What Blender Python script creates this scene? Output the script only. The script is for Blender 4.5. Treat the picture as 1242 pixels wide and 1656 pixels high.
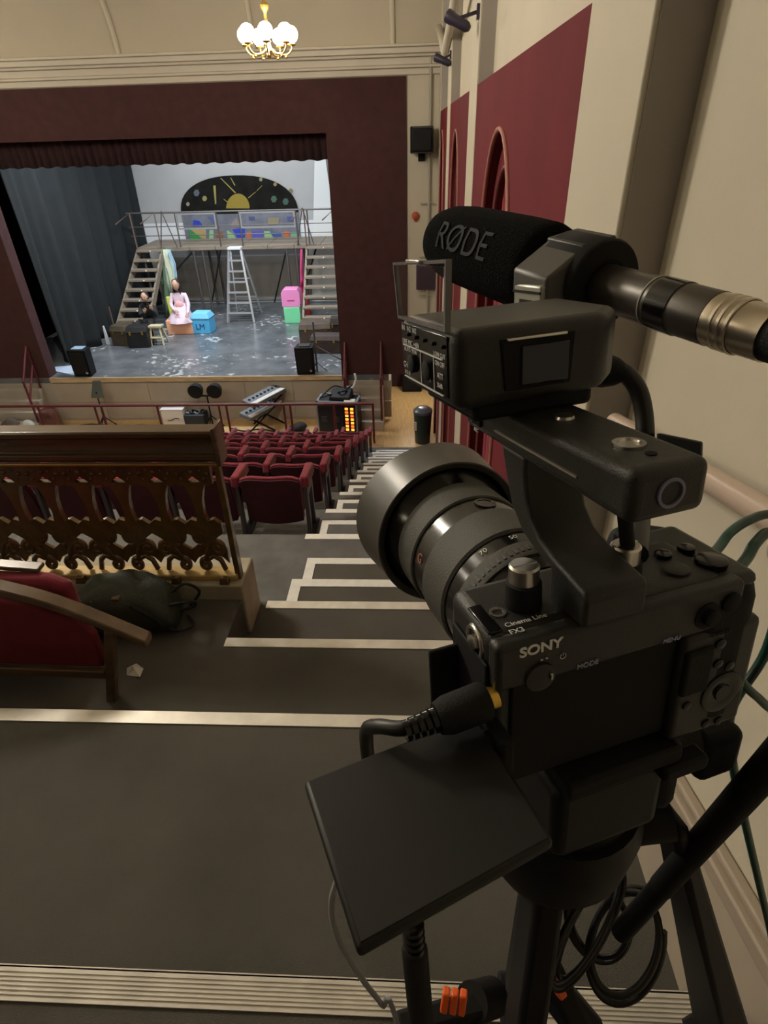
import bpy, bmesh, math, random
from mathutils import Vector, Matrix
random.seed(7)
for o in list(bpy.data.objects): bpy.data.objects.remove(o, do_unlink=True)
scene = bpy.context.scene
COL = scene.collection
UP = 5.31                      # height of the phone above the hall floor; everything below is written relative to the phone

# ------------------------------------------------------------ camera
F = 947.0; CX = 621.0; CY = 828.0          # focal length and centre in pixels of the 1242x1656 frame
def _norm(v): return v / v.length
_vy = _norm(Vector(((668-CX)/F, -(212-CY)/F, -1)))
_vz = -_norm(Vector(((665-CX)/F, -(2285-CY)/F, -1)))
_vz = _norm(_vz - _vz.dot(_vy)*_vy)
_vx = _vy.cross(_vz)
RW = Matrix((_vx, _vy, _vz))               # camera -> world
cam_d = bpy.data.cameras.new('phone_camera'); cam = bpy.data.objects.new('phone_camera', cam_d)
COL.objects.link(cam)
cam.matrix_world = Matrix.Translation((0, 0, UP)) @ RW.to_4x4()
cam_d.sensor_fit = 'VERTICAL'; cam_d.sensor_height = 24.0; cam_d.lens = 24.0*F/1656.0
cam_d.clip_start = 0.01; cam_d.clip_end = 200
scene.camera = cam
def ray(x, y): return RW @ Vector(((x-CX)/F, -(y-CY)/F, -1))
def onz(x, y, z): d = ray(x, y); return d*(z/d.z)
def ony(x, y, Y): d = ray(x, y); return d*(Y/d.y)
def onx(x, y, X): d = ray(x, y); return d*(X/d.x)
def atd(x, y, dep): return ray(x, y)*dep

# ------------------------------------------------------------ world, exposure, hall light
vs = scene.view_settings
vs.view_transform = 'Standard'; vs.look = 'None'; vs.exposure = 0.0; vs.gamma = 1.0
vs.use_curve_mapping = False
w = bpy.data.worlds.new('world'); scene.world = w; w.use_nodes = True
w.node_tree.nodes['Background'].inputs[0].default_value = (0.9, 0.85, 0.75, 1)
w.node_tree.nodes['Background'].inputs[1].default_value = 0.02
WARM = (1.0, 0.92, 0.78)
def point(name, loc, watts, col=WARM, size=0.12):
    l = bpy.data.lights.new(name, 'POINT'); l.energy = watts; l.color = col; l.shadow_soft_size = size
    o = bpy.data.objects.new(name, l); COL.objects.link(o); o.location = loc; return o
def area(name, loc, target, watts, sx, sy, col=(1, 1, 1), spread=math.pi):
    l = bpy.data.lights.new(name, 'AREA'); l.energy = watts; l.color = col
    l.shape = 'RECTANGLE'; l.size = sx; l.size_y = sy; l.spread = spread
    o = bpy.data.objects.new(name, l); COL.objects.link(o); o.location = loc
    o.rotation_euler = (Vector(target)-Vector(loc)).to_track_quat('-Z', 'Y').to_euler(); return o
def spot(name, loc, target, watts, deg, col=(1, 1, 1), size=0.1, blend=0.5):
    l = bpy.data.lights.new(name, 'SPOT'); l.energy = watts; l.color = col; l.spot_size = math.radians(deg)
    l.spot_blend = blend; l.shadow_soft_size = size
    o = bpy.data.objects.new(name, l); COL.objects.link(o); o.location = loc
    o.rotation_euler = (Vector(target)-Vector(loc)).to_track_quat('-Z', 'Y').to_euler(); return o
# house lights: the chandelier in view, and unseen ones added to light the hall
CHANDELIERS = [(-1.70, 8.7, 0.98), (-7.66, 8.7, 0.98), (-3.20, 3.6, 1.55), (-7.00, 3.6, 1.55), (-4.68, -1.2, 1.6)]
for i, c in enumerate(CHANDELIERS):
    point('chandelier_light', (c[0], c[1], c[2]), (150, 160, 520, 330, 18)[i], WARM, 0.30)
# stage lights hung over the stage
area('stage_wash_light', (-4.6, 13.6, 0.9), (-4.6, 14.2, -4.3), 420, 5.0, 0.5, (0.86, 0.93, 1.0))
area('stage_back_light', (-4.4, 17.3, 0.9), (-4.4, 18.0, -3.6), 60, 5.0, 0.3, (0.92, 0.95, 1.0))

# ------------------------------------------------------------ materials
MATS = {}
def mat(name, col, rough=0.6, metal=0.0, var=0.0, scale=8.0, bump=0.0, bscale=60.0, col2=None, spec=0.5, emit=None, estr=0.0, trans=0.0, sheen=0.0, coat=0.0, aniso=None):
    if name in MATS: return MATS[name]
    m = bpy.data.materials.new(name); m.use_nodes = True
    nt = m.node_tree; b = nt.nodes['Principled BSDF']
    b.inputs['Base Color'].default_value = (*col, 1); b.inputs['Roughness'].default_value = rough
    b.inputs['Metallic'].default_value = metal; b.inputs['Specular IOR Level'].default_value = spec
    if sheen: b.inputs['Sheen Weight'].default_value = sheen; b.inputs['Sheen Roughness'].default_value = 0.4
    if coat: b.inputs['Coat Weight'].default_value = coat; b.inputs['Coat Roughness'].default_value = 0.15
    if trans: b.inputs['Transmission Weight'].default_value = trans
    if emit: b.inputs['Emission Color'].default_value = (*emit, 1); b.inputs['Emission Strength'].default_value = estr
    tc = nt.nodes.new('ShaderNodeTexCoord')
    if var or col2:
        n = nt.nodes.new('ShaderNodeTexNoise'); n.inputs['Scale'].default_value = scale; n.inputs['Detail'].default_value = 6
        nt.links.new(tc.outputs['Object'], n.inputs['Vector'])
        r = nt.nodes.new('ShaderNodeValToRGB')
        c2 = col2 or tuple(c*(1-var) for c in col)
        c1 = col if col2 else tuple(min(1, c*(1+var)) for c in col)
        r.color_ramp.elements[0].color = (*c2, 1); r.color_ramp.elements[0].position = 0.3
        r.color_ramp.elements[1].color = (*c1, 1); r.color_ramp.elements[1].position = 0.7
        nt.links.new(n.outputs['Fac'], r.inputs['Fac']); nt.links.new(r.outputs['Color'], b.inputs['Base Color'])
    if bump:
        n2 = nt.nodes.new('ShaderNodeTexNoise'); n2.inputs['Scale'].default_value = bscale; n2.inputs['Detail'].default_value = 3
        nt.links.new(tc.outputs['Object'], n2.inputs['Vector'])
        bp = nt.nodes.new('ShaderNodeBump'); bp.inputs['Strength'].default_value = bump; bp.inputs['Distance'].default_value = 0.01
        nt.links.new(n2.outputs['Fac'], bp.inputs['Height']); nt.links.new(bp.outputs['Normal'], b.inputs['Normal'])
    MATS[name] = m; return m

def wood(name, col, dark, rough=0.35, scale=(1.0, 12.0, 12.0), coat=0.3):
    if name in MATS: return MATS[name]
    m = bpy.data.materials.new(name); m.use_nodes = True; nt = m.node_tree; b = nt.nodes['Principled BSDF']
    tc = nt.nodes.new('ShaderNodeTexCoord'); mp = nt.nodes.new('ShaderNodeMapping'); mp.inputs['Scale'].default_value = scale
    n = nt.nodes.new('ShaderNodeTexNoise'); n.inputs['Scale'].default_value = 3.0; n.inputs['Detail'].default_value = 8; n.inputs['Distortion'].default_value = 0.6
    r = nt.nodes.new('ShaderNodeValToRGB')
    r.color_ramp.elements[0].color = (*dark, 1); r.color_ramp.elements[0].position = 0.32
    r.color_ramp.elements[1].color = (*col, 1); r.color_ramp.elements[1].position = 0.68
    nt.links.new(tc.outputs['Object'], mp.inputs['Vector']); nt.links.new(mp.outputs['Vector'], n.inputs['Vector'])
    nt.links.new(n.outputs['Fac'], r.inputs['Fac']); nt.links.new(r.outputs['Color'], b.inputs['Base Color'])
    b.inputs['Roughness'].default_value = rough; b.inputs['Coat Weight'].default_value = coat
    b.inputs['Coat Roughness'].default_value = 0.2
    MATS[name] = m; return m

M_cream = mat('cream_plaster', (0.53, 0.485, 0.385), 0.75, var=0.05, scale=1.5, bump=0.05, bscale=40)
M_stone_grey = mat('return_grey', (0.34, 0.31, 0.28), 0.75, var=0.05, scale=2)
M_white_trim = mat('pale_trim_paint', (0.54, 0.49, 0.405), 0.6)
M_railp = mat('pink_beige_gloss', (0.46, 0.36, 0.29), 0.35)
M_carpet = mat('grey_carpet', (0.120, 0.112, 0.100), 0.95, var=0.16, scale=3.0, bump=0.6, bscale=600, spec=0.1)
M_carpet2 = mat('blue_grey_carpet', (0.15, 0.15, 0.148), 0.95, var=0.22, scale=5.0, bump=0.5, bscale=500, spec=0.1)
M_alu = mat('brushed_aluminium', (0.66, 0.63, 0.57), 0.45, 0.35, var=0.12, scale=14)
M_tape = mat('white_tape', (0.74, 0.74, 0.72), 0.6, var=0.06, scale=30)
M_red = mat('crimson_paint', (0.130, 0.015, 0.023), 0.85, spec=0.2, var=0.10, scale=2.5)
M_redcurt = mat('red_velvet', (0.22, 0.012, 0.03), 0.8, var=0.15, scale=3, sheen=0.3)
M_maroon = mat('dark_maroon_cloth', (0.050, 0.015, 0.016), 0.9, var=0.18, scale=6)
M_maroon2 = mat('black_maroon_velvet', (0.030, 0.009, 0.010), 0.95, var=0.25, scale=12)
M_seat = mat('maroon_seat_velvet', (0.20, 0.012, 0.030), 0.85, var=0.15, scale=18, sheen=0.3)
M_seatback = mat('seat_back_board', (0.060, 0.006, 0.014), 0.75, var=0.15, scale=12)
M_railpaint = mat('maroon_metal_paint', (0.12, 0.018, 0.025), 0.4)
M_black = mat('black_plastic', (0.005, 0.005, 0.006), 0.5, spec=0.25, bump=0.05, bscale=900)
M_blackmat = mat('matte_black', (0.006, 0.006, 0.007), 0.75, spec=0.3)
M_black_soft = mat('black_cloth', (0.014, 0.015, 0.017), 0.9)
M_floorwood = wood('floor_boards', (0.62, 0.42, 0.20), (0.47, 0.30, 0.13), 0.45, (14, 1.2, 1), 0.2)
M_stage = mat('stage_floor_paint', (0.17, 0.185, 0.20), 0.25, var=0.25, scale=2.2, col2=(0.085, 0.095, 0.105))
M_stagefront = mat('stage_front_boards', (0.38, 0.335, 0.28), 0.7, var=0.08, scale=2)
M_backwall = mat('white_back_wall', (0.46, 0.46, 0.45), 0.8, var=0.04, scale=2)
M_drape = mat('black_green_drape', (0.010, 0.013, 0.014), 0.9, var=0.15, scale=4)
M_gold = mat('brass', (0.72, 0.47, 0.12), 0.3, 0.9)
M_globe = mat('lit_glass_globe', (1, 0.95, 0.85), 0.4, emit=(1.0, 0.86, 0.60), estr=14.0)

# ------------------------------------------------------------ mesh helpers
def frame(d):
    d = Vector(d).normalized()
    a = Vector((0, 0, 1)) if abs(d.z) < 0.95 else Vector((1, 0, 0))
    u = a.cross(d).normalized(); v = d.cross(u).normalized()
    return u, v, d
class MB:
    def __init__(s): s.v = []; s.f = []
    def add(s, vs, fs):
        k = len(s.v); s.v += [Vector(q) for q in vs]; s.f += [[i+k for i in q] for q in fs]; return s
    def box(s, x0, x1, y0, y1, z0, z1):
        return s.add([(x0,y0,z0),(x1,y0,z0),(x1,y1,z0),(x0,y1,z0),(x0,y0,z1),(x1,y0,z1),(x1,y1,z1),(x0,y1,z1)],
              [(0,3,2,1),(4,5,6,7),(0,1,5,4),(1,2,6,5),(2,3,7,6),(3,0,4,7)])
    def hexa(s, p):   # 8 points, bottom ring then top ring
        return s.add(p, [(0,3,2,1),(4,5,6,7),(0,1,5,4),(1,2,6,5),(2,3,7,6),(3,0,4,7)])
    def bar(s, p0, p1, wx, wz, up=(0, 0, 1)):
        p0 = Vector(p0); p1 = Vector(p1); d = (p1-p0).normalized(); upv = Vector(up)
        u = d.cross(upv)
        if u.length < 1e-4: u = d.cross(Vector((0, 1, 0)))
        u.normalize(); v = u.cross(d).normalized()
        q = []
        for P in (p0, p1):
            q += [P-u*wx/2-v*wz/2, P+u*wx/2-v*wz/2, P+u*wx/2+v*wz/2, P-u*wx/2+v*wz/2]
        return s.add(q, [(0,3,2,1),(4,5,6,7),(0,1,5,4),(1,2,6,5),(2,3,7,6),(3,0,4,7)])
    def lathe(s, p0, axis, prof, n=24, cap=True, x0=None):
        # prof: list of (t along axis, radius)
        u, v, d = frame(axis); p0 = Vector(p0); k = len(s.v)
        for (t, r) in prof:
            for i in range(n):
                a = 2*math.pi*i/n
                s.v.append(p0 + d*t + u*(r*math.cos(a)) + v*(r*math.sin(a)))
        for j in range(len(prof)-1):
            for i in range(n):
                a, b = k+j*n+i, k+j*n+(i+1) % n
                s.f.append([a, b, b+n, a+n])
        if cap:
            s.f.append([k+i for i in range(n)][::-1]); s.f.append([k+(len(prof)-1)*n+i for i in range(n)])
        return s
    def cyl(s, p0, p1, r0, r1=None, n=16):
        p0 = Vector(p0); p1 = Vector(p1); r1 = r0 if r1 is None else r1
        return s.lathe(p0, p1-p0, [(0, r0), ((p1-p0).length, r1)], n)
    def tube(s, pts, r, n=8, closed=False, cap=True):
        pts = [Vector(p) for p in pts]; N = len(pts); k = len(s.v)
        rr = r if isinstance(r, (list, tuple)) else [r]*N
        t0 = (pts[1]-pts[0]).normalized(); u, v, _ = frame(t0)
        for j in range(N):
            a = pts[j-1] if j > 0 else (pts[-1] if closed else pts[0])
            b = pts[j+1] if j < N-1 else (pts[0] if closed else pts[-1])
            t = (b-a).normalized()
            u = (u - t*u.dot(t)).normalized(); v = t.cross(u)
            for i in range(n):
                an = 2*math.pi*i/n
                s.v.append(pts[j] + u*(rr[j]*math.cos(an)) + v*(rr[j]*math.sin(an)))
        for j in range(N if closed else N-1):
            j2 = (j+1) % N
            for i in range(n):
                s.f.append([k+j*n+i, k+j*n+(i+1) % n, k+j2*n+(i+1) % n, k+j2*n+i])
        if cap and not closed:
            s.f.append([k+i for i in range(n)][::-1]); s.f.append([k+(N-1)*n+i for i in range(n)])
        return s
    def sphere(s, c, r, n=16, m=10, sc=(1, 1, 1)):
        c = Vector(c); k = len(s.v)
        s.v.append(c+Vector((0, 0, r*sc[2])))
        for j in range(1, m):
            th = math.pi*j/m
            for i in range(n):
                a = 2*math.pi*i/n
                s.v.append(c+Vector((r*sc[0]*math.sin(th)*math.cos(a), r*sc[1]*math.sin(th)*math.sin(a), r*sc[2]*math.cos(th))))
        s.v.append(c-Vector((0, 0, r*sc[2]))); e = len(s.v)-1
        for i in range(n): s.f.append([k, k+1+i, k+1+(i+1) % n]); s.f.append([e, k+1+(m-2)*n+(i+1) % n, k+1+(m-2)*n+i])
        for j in range(m-2):
            for i in range(n):
                a, b = k+1+j*n+i, k+1+j*n+(i+1) % n
                s.f.append([a, a+n, b+n, b])
        return s
    def prism(s, poly, o, ux, uy, ext):
        # poly: 2d points in plane (o, ux, uy), extruded by vector ext
        o = Vector(o); ux = Vector(ux); uy = Vector(uy); ext = Vector(ext); n = len(poly); k = len(s.v)
        for (a, b) in poly: s.v.append(o+ux*a+uy*b)
        for (a, b) in poly: s.v.append(o+ux*a+uy*b+ext)
        s.f.append([k+i for i in range(n)][::-1]); s.f.append([k+n+i for i in range(n)])
        for i in range(n): j = (i+1) % n; s.f.append([k+i, k+j, k+n+j, k+n+i])
        return s
    def ringprism(s, outer, inner, o, ux, uy, ext):
        # frame between two loops with the same number of points
        o = Vector(o); ux = Vector(ux); uy = Vector(uy); ext = Vector(ext); n = len(outer); k = len(s.v)
        for e in (Vector((0, 0, 0)), ext):
            for (a, b) in outer: s.v.append(o+ux*a+uy*b+e)
            for (a, b) in inner: s.v.append(o+ux*a+uy*b+e)
        for i in range(n):
            j = (i+1) % n
            s.f.append([k+i, k+n+i, k+n+j, k+j]); s.f.append([k+2*n+i, k+2*n+j, k+3*n+j, k+3*n+i])
            s.f.append([k+i, k+j, k+2*n+j, k+2*n+i]); s.f.append([k+n+i, k+3*n+i, k+3*n+j, k+n+j])
        return s
    def mesh(s, name, smooth=None):
        me = bpy.data.meshes.new(name); me.from_pydata([tuple(q) for q in s.v], [], s.f); me.update()
        bm = bmesh.new(); bm.from_mesh(me); bmesh.ops.recalc_face_normals(bm, faces=bm.faces); bm.to_mesh(me); bm.free()
        if smooth is not None:
            for p in me.polygons: p.use_smooth = True
            me.set_sharp_from_angle(angle=math.radians(smooth))
        return me
    def build(s, name, m, parent=None, smooth=None, bevel=0, seg=2, label=None):
        me = s.mesh(name, smooth); me.materials.append(m)
        o = bpy.data.objects.new(name, me); COL.objects.link(o)
        if parent: o.parent = parent
        if bevel:
            b = o.modifiers.new('bevel', 'BEVEL'); b.width = bevel; b.segments = seg; b.limit_method = 'ANGLE'; b.angle_limit = math.radians(35)
            for p in me.polygons: p.use_smooth = True
            me.set_sharp_from_angle(angle=math.radians(smooth or 40))
            b.harden_normals = False
        if label: o['label'] = label
        return o
def tag(o, label, cat, group=None, kind=None):
    o['label'] = label; o['category'] = cat
    if group: o['group'] = group
    if kind: o['kind'] = kind
    return o
def empty(name, loc, label, cat, group=None, rz=0.0, kind=None):
    o = bpy.data.objects.new(name, None); o.empty_display_size = 0.05; COL.objects.link(o); o.location = loc; o.rotation_euler = (0, 0, rz)
    return tag(o, label, cat, group, kind)
def copy_tree(o, parent=None):
    c = o.copy(); COL.objects.link(c); c.parent = parent
    for ch in list(o.children): copy_tree(ch, c)
    return c
def text(name, s, size, m, parent, loc, rot, ext=0.0002, align='LEFT', shear=0.0, sx=1.0, bold=0.0):
    cu = bpy.data.curves.new(name, 'FONT'); cu.body = s; cu.size = size; cu.extrude = ext; cu.align_x = align; cu.shear = shear
    cu.offset = bold
    t = bpy.data.objects.new(name, cu); COL.objects.link(t)
    me = bpy.data.meshes.new_from_object(t); bpy.data.objects.remove(t)
    me.materials.clear(); me.materials.append(m)
    o = bpy.data.objects.new(name, me); COL.objects.link(o); o.parent = parent
    o.location = loc; o.rotation_euler = rot; o.scale = (sx, 1, 1)
    return o
def spline(pts, n=8):
    # catmull-rom through the points
    P = [Vector(p) for p in pts]; P = [2*P[0]-P[1]] + P + [2*P[-1]-P[-2]]; out = []
    for i in range(1, len(P)-2):
        for k in range(n):
            t = k/n; a, b, c, d = P[i-1], P[i], P[i+1], P[i+2]
            out.append(0.5*((2*b) + (c-a)*t + (2*a-5*b+4*c-d)*t*t + (3*b-a-3*c+d)*t**3))
    out.append(P[-2]); return out

# scuffed white patches on the stage boards
_nt = M_stage.node_tree; _b = _nt.nodes['Principled BSDF']; _src = _b.inputs['Base Color'].links[0].from_socket
_tc = _nt.nodes.new('ShaderNodeTexCoord'); _n1 = _nt.nodes.new('ShaderNodeTexNoise'); _n1.inputs['Scale'].default_value = 0.9
_n2 = _nt.nodes.new('ShaderNodeTexNoise'); _n2.inputs['Scale'].default_value = 7.0; _n2.inputs['Detail'].default_value = 5
_mul = _nt.nodes.new('ShaderNodeMath'); _mul.operation = 'MULTIPLY'
_rp = _nt.nodes.new('ShaderNodeValToRGB'); _rp.color_ramp.elements[0].position = 0.335; _rp.color_ramp.elements[1].position = 0.40
_mix = _nt.nodes.new('ShaderNodeMix'); _mix.data_type = 'RGBA'; _mix.inputs['B'].default_value = (0.50, 0.53, 0.55, 1)
for _n in (_n1, _n2): _nt.links.new(_tc.outputs['Object'], _n.inputs['Vector'])
_nt.links.new(_n1.outputs['Fac'], _mul.inputs[0]); _nt.links.new(_n2.outputs['Fac'], _mul.inputs[1])
_nt.links.new(_mul.outputs[0], _rp.inputs['Fac']); _nt.links.new(_rp.outputs['Color'], _mix.inputs['Factor'])
_nt.links.new(_src, _mix.inputs['A']); _nt.links.new(_mix.outputs['Result'], _b.inputs['Base Color'])
# ============================================================ the setting
WX = 0.55; LX = -9.91          # right and left walls
PY = 12.0                      # proscenium wall
FZ = -5.31; SZ = -4.30         # hall floor, stage floor
CZ = 3.0                       # ceiling
BY = -3.0                      # wall behind
Z0 = -1.23; R = 0.1855
E0 = 3.31; DR = 0.90           # first row edge, row depth
def struct(o, label, cat): return tag(o, label, cat, kind='structure')

o = struct(MB().box(LX, WX, 10.55, PY, FZ-0.1, FZ).box(-0.62, WX, PY, 13.9, FZ-0.1, FZ).build('floor', M_floorwood), 'honey coloured boarded floor between the seats and the stage', 'floor')
# upper landing where the phone is held
top = struct(MB().box(LX, WX-0.03, BY, 0.403, FZ, Z0).build('landing', M_carpet), 'dark carpeted top step with a ribbed metal edge', 'landing')
n = MB(); n.box(LX, WX-0.04, 0.356, 0.406, Z0, Z0+0.004)
nos = n.build('nosing', M_alu, top)
for k in range(6):
    MB().box(LX, WX-0.04, 0.364+k*0.0065, 0.3672+k*0.0065, Z0+0.004, Z0+0.0062).build('rib', M_alu, nos)
MB().box(LX, WX-0.04, 0.4035, 0.408, Z0-0.03, Z0+0.004).build('nosing_lip', M_alu, top)
l1 = struct(MB().box(LX, WX-0.03, 0.403, 1.092, FZ, Z0-R).build('landing', M_carpet), 'dark carpeted landing in front of the flat ribbed metal edge', 'landing')
MB().box(LX, WX-0.04, 1.054, 1.096, Z0-R, Z0-R+0.004).build('nosing', M_alu, l1)
l2 = struct(MB().box(LX, WX-0.03, 1.092, 1.575, FZ, Z0-2*R).build('landing', M_carpet), 'dark carpeted landing below the carved screen, bag lying on it', 'landing')
MB().box(LX, -0.705, 1.575, 1.80, FZ, Z0-2*R).build('landing_bay', M_carpet, l2)
MB().box(-0.705, WX-0.04, 1.535, 1.579, Z0-2*R, Z0-2*R+0.004).build('nosing', M_alu, l2)
ae = []                                     # the upper steps of the aisle
def aisle_step(y0, y1, z, x0, label, strip, xs, side):
    s = struct(MB().box(x0, WX-0.03, y0, y1, FZ, z).build('aisle_step', M_carpet), label, 'step')
    MB().box(xs, WX-0.04, y1-0.055 if side else y1-0.045, y1+0.003, z, z+0.004).build('nosing', strip, s)
    if side: MB().box(xs, xs+0.055, y0, y1-0.055, z, z+0.004).build('edge_tape', M_tape, s)
    return s
P0z = -2.34
aisle_step(1.575, 1.995, Z0-3*R, -0.705, 'dark carpeted aisle step with a metal edge beside the plinth', M_alu, -0.66, False)
aisle_step(1.995, 2.375, Z0-4*R, -0.64, 'aisle step outlined in white tape just below the metal edged steps', M_tape, -0.635, True)
aisle_step(2.375, 2.80, Z0-5*R, -0.64, 'aisle step outlined in white tape above the broad top tier', M_tape, -0.635, True)
# plinth under the carved screen
struct(MB().box(LX, -0.69, 1.80, 1.99, P0z, Z0-2*R+0.075).build('plinth', mat('stone_plinth', (0.36, 0.32, 0.24), 0.7, var=0.2, scale=9), bevel=0.008), 'pale stone plinth under the carved screen', 'plinth')
t0 = struct(MB().box(LX, WX-0.03, 1.99, E0, FZ, P0z).build('seating_tier', M_carpet2), 'broad carpeted tier behind the highest row of red seats', 'seating tier')
MB().box(-0.742, WX-0.04, E0-0.055, E0+0.003, P0z, P0z+0.004).build('nosing', M_tape, t0)
ORD = ['highest', 'second', 'third', 'fourth', 'fifth', 'sixth', 'seventh', 'lowest']
for n in range(8):
    y0 = E0+DR*n; z = P0z-2*R*(n+1); y1 = y0+DR if n < 7 else 10.55
    if n < 7:
        s = struct(MB().box(LX, WX-0.03, y0, y1, FZ, z).build('seating_tier', M_carpet2), 'grey carpeted tier under the %s row of red seats' % ORD[n], 'seating tier')
        MB().box(-0.742, WX-0.04, y1-0.055, y1+0.003, z, z+0.004).build('nosing', M_tape, s)
    else:
        s = struct(MB().box(LX, WX-0.03, y0, y1, FZ-0.1, FZ+0.002).build('seating_tier', M_carpet2), 'grey carpeted floor strip under the lowest row of red seats', 'seating tier')
        z = FZ+0.002
    st = struct(MB().box(-0.70, WX-0.03, y0, y0+0.45, z, z+R).build('aisle_step', M_carpet2), 'grey aisle step edged with white tape, leading down to the %s row of red seats' % ORD[n], 'step')
    MB().box(-0.70, WX-0.04, y0+0.395, y0+0.453, z+R, z+R+0.004).build('nosing', M_tape, st)
    MB().box(-0.70, -0.645, y0, y0+0.395, z+R, z+R+0.004).build('edge_tape', M_tape, st)

# right wall
wr = struct(MB().box(WX, WX+0.2, BY, 14.0, FZ, CZ).build('wall_right', M_cream), 'cream plastered side wall', 'wall')
PX = 0.44
pys = []
for px_, py_ in ((805, 0), (746, 87), (721, 116)): pys.append(onx(px_, py_, WX).y)
pil_y = [1.415, pys[0], pys[1], 11.55]
for i, y in enumerate(pil_y):
    d = 0.50 if i == 0 else (0.62 if i < 3 else 0.449)
    b = MB().box(PX, WX, y, y+d, FZ, CZ).build('trim_%d' % (i+1), M_cream, bevel=0.006)
    struct(b, ['cream pilaster beside the near end of the red panelling', 'cream pilaster between the first and second red arches', 'cream pilaster between the second and third red arches', 'cream pilaster by the stage end of the wall'][i], 'pilaster')
    MB().box(PX+0.012, WX, y-0.004, y, FZ, CZ).build('return_panel', M_stone_grey, b)  # darker grey sheet over the near side of each cream pilaster
# red panelling with arches between the pilasters
RX = 0.447; RT = 0.258
ends = [(1.915, pil_y[1]), (pil_y[1]+0.62, pil_y[2]), (pil_y[2]+0.62, pil_y[3])]
PNAMES = ['nearest the cream pilaster at the aisle top', 'in the middle of the wall', 'next to the stage']
arch_c = [3.60, 7.25, 10.9]
def archloop(c, hw, ztop, zbot, n=20):
    zs = ztop-hw*1.1
    return [(c-hw, zbot)] + [(c-hw*math.cos(math.pi*i/n), zs+hw*1.1*math.sin(math.pi*i/n)) for i in range(n+1)] + [(c+hw, zbot)]
for i, (a, b) in enumerate(ends):
    c = min(arch_c[i], (a+b)/2+0.25); hw = min(0.62, (b-a)/2-0.25); ci = hw-0.17
    arc = archloop(c, hw, 0.0, FZ)
    m = MB()
    # front skin around the arch: left, right, above
    zs = -hw*1.1
    m.box(RX, WX, a, c-hw, FZ, RT); m.box(RX, WX, c+hw, b, FZ, RT)
    arcp = [p for p in arc[1:-1]]
    for k in range(len(arcp)-1):
        (ya, za), (yb, zb) = arcp[k], arcp[k+1]
        m.hexa([(RX, ya, za), (WX, ya, za), (WX, yb, zb), (RX, yb, zb), (RX, ya, RT), (WX, ya, RT), (WX, yb, RT), (RX, yb, RT)])
    pn = struct(m.build('red_panelling', M_red), 'crimson painted wall panelling with an arched recess, %s' % PNAMES[i], 'wall panelling')
    # moulding round the arch
    prof = [(RX-0.004, p[0], p[1]) for p in arc]
    MB().tube(prof, 0.013, 8).build('arch_moulding', mat('pink_gold_moulding', (0.32, 0.12, 0.09), 0.55), pn, smooth=60)
    inner = archloop(c, ci, -0.17, FZ)
    m2 = MB().ringprism(arc, inner, (RX+0.05, 0, 0), (0, 1, 0), (0, 0, 1), (0.03, 0, 0)); m2.f = [f for f in m2.f]
    m2.build('inner_arch', M_red, pn)
    MB().tube([(RX+0.045, p[0], p[1]) for p in inner], 0.011, 8).build('inner_moulding', mat('dark_red_moulding', (0.12, 0.025, 0.02), 0.6), pn, smooth=60)
    # curtain inside the arch: folds
    m3 = MB(); N = 60; vs_ = []; fs_ = []
    for k in range(N+1):
        yy = c-ci-0.03+(2*ci+0.06)*k/N; xx = RX+0.088+0.010*math.sin(k*1.35)+0.004*math.sin(k*2.9)
        t = (yy-c)/ci; zt = -0.17-ci*1.1+ci*1.1*math.sqrt(max(0, 1-t*t))
        vs_ += [(xx, yy, FZ+0.02), (xx, yy, max(zt+0.02, -1.6))]
        if k: fs_.append((2*k-2, 2*k, 2*k+1, 2*k-1))
    m3.add(vs_, fs_).build('arch_curtain', M_redcurt, pn, smooth=80)

# raked skirting with a moulded top on the near wall
q = [onx(1142, 1400, 0.52), onx(1242, 1585, 0.52)]
sl = (q[0].z-q[1].z)/(q[0].y-q[1].y)
def zr(y): return q[0].z + sl*(y-q[0].y)
poly = [(BY, Z0), (0.403, Z0), (0.403, Z0-R), (1.092, Z0-R), (1.092, Z0-2*R), (1.414, Z0-2*R), (1.414, zr(1.414)), (0.1, zr(0.1)), (0.1, -0.93), (BY, -0.93)]
poly[7] = (0.1, zr(0.1)); poly[8] = (BY, zr(0.1)); poly = poly[:9]
sk = struct(MB().prism(poly, (0.52, 0, 0), (0, 1, 0), (0, 0, 1), (0.029, 0, 0)).build('baseboard_right', mat('skirting_paint', (0.40, 0.34, 0.27), 0.6)), 'tall raked skirting board painted stone beige along the stairs', 'skirting')
MB().bar((0.531, 0.1, zr(0.1)+0.016), (0.531, 1.41, zr(1.41)+0.016), 0.036, 0.034).bar((0.538, 0.1, zr(0.1)+0.04), (0.538, 1.41, zr(1.41)+0.04), 0.022, 0.016).build('moulding', mat('skirting_cap', (0.34, 0.28, 0.22), 0.55), sk, bevel=0.005)
# handrail
hr0 = onx(1143, 772, 0.485); hr1 = onx(1242, 832, 0.485); dv = (hr1-hr0)/(hr1.y-hr0.y)
hA = hr0+dv*(1.32-hr0.y); hB = hr0+dv*(0.35-hr0.y)
hr = empty('handrail', hA, 'cream painted round handrail on a wall bracket', 'handrail', kind='structure')
g = MB().cyl(hA-hA, hB-hA, 0.021, n=20); g.build('rail', M_railp, hr, smooth=50)
for yb in (0.66, 1.2):
    pb = hr0+dv*(yb-hr0.y)-hA
    MB().tube(spline([pb+Vector((0, 0, -0.018)), pb+Vector((0.004, 0, -0.05)), pb+Vector((0.03, 0, -0.075)), pb+Vector((0.063, 0, -0.078))]), 0.007, 8).build('bracket', M_white_trim, hr, smooth=60)
    MB().lathe(pb+Vector((0.058, 0, -0.078)), (1, 0, 0), [(0, 0.022), (0.0065, 0.026)], 16).build('bracket_plate', M_white_trim, hr, smooth=40)

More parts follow.
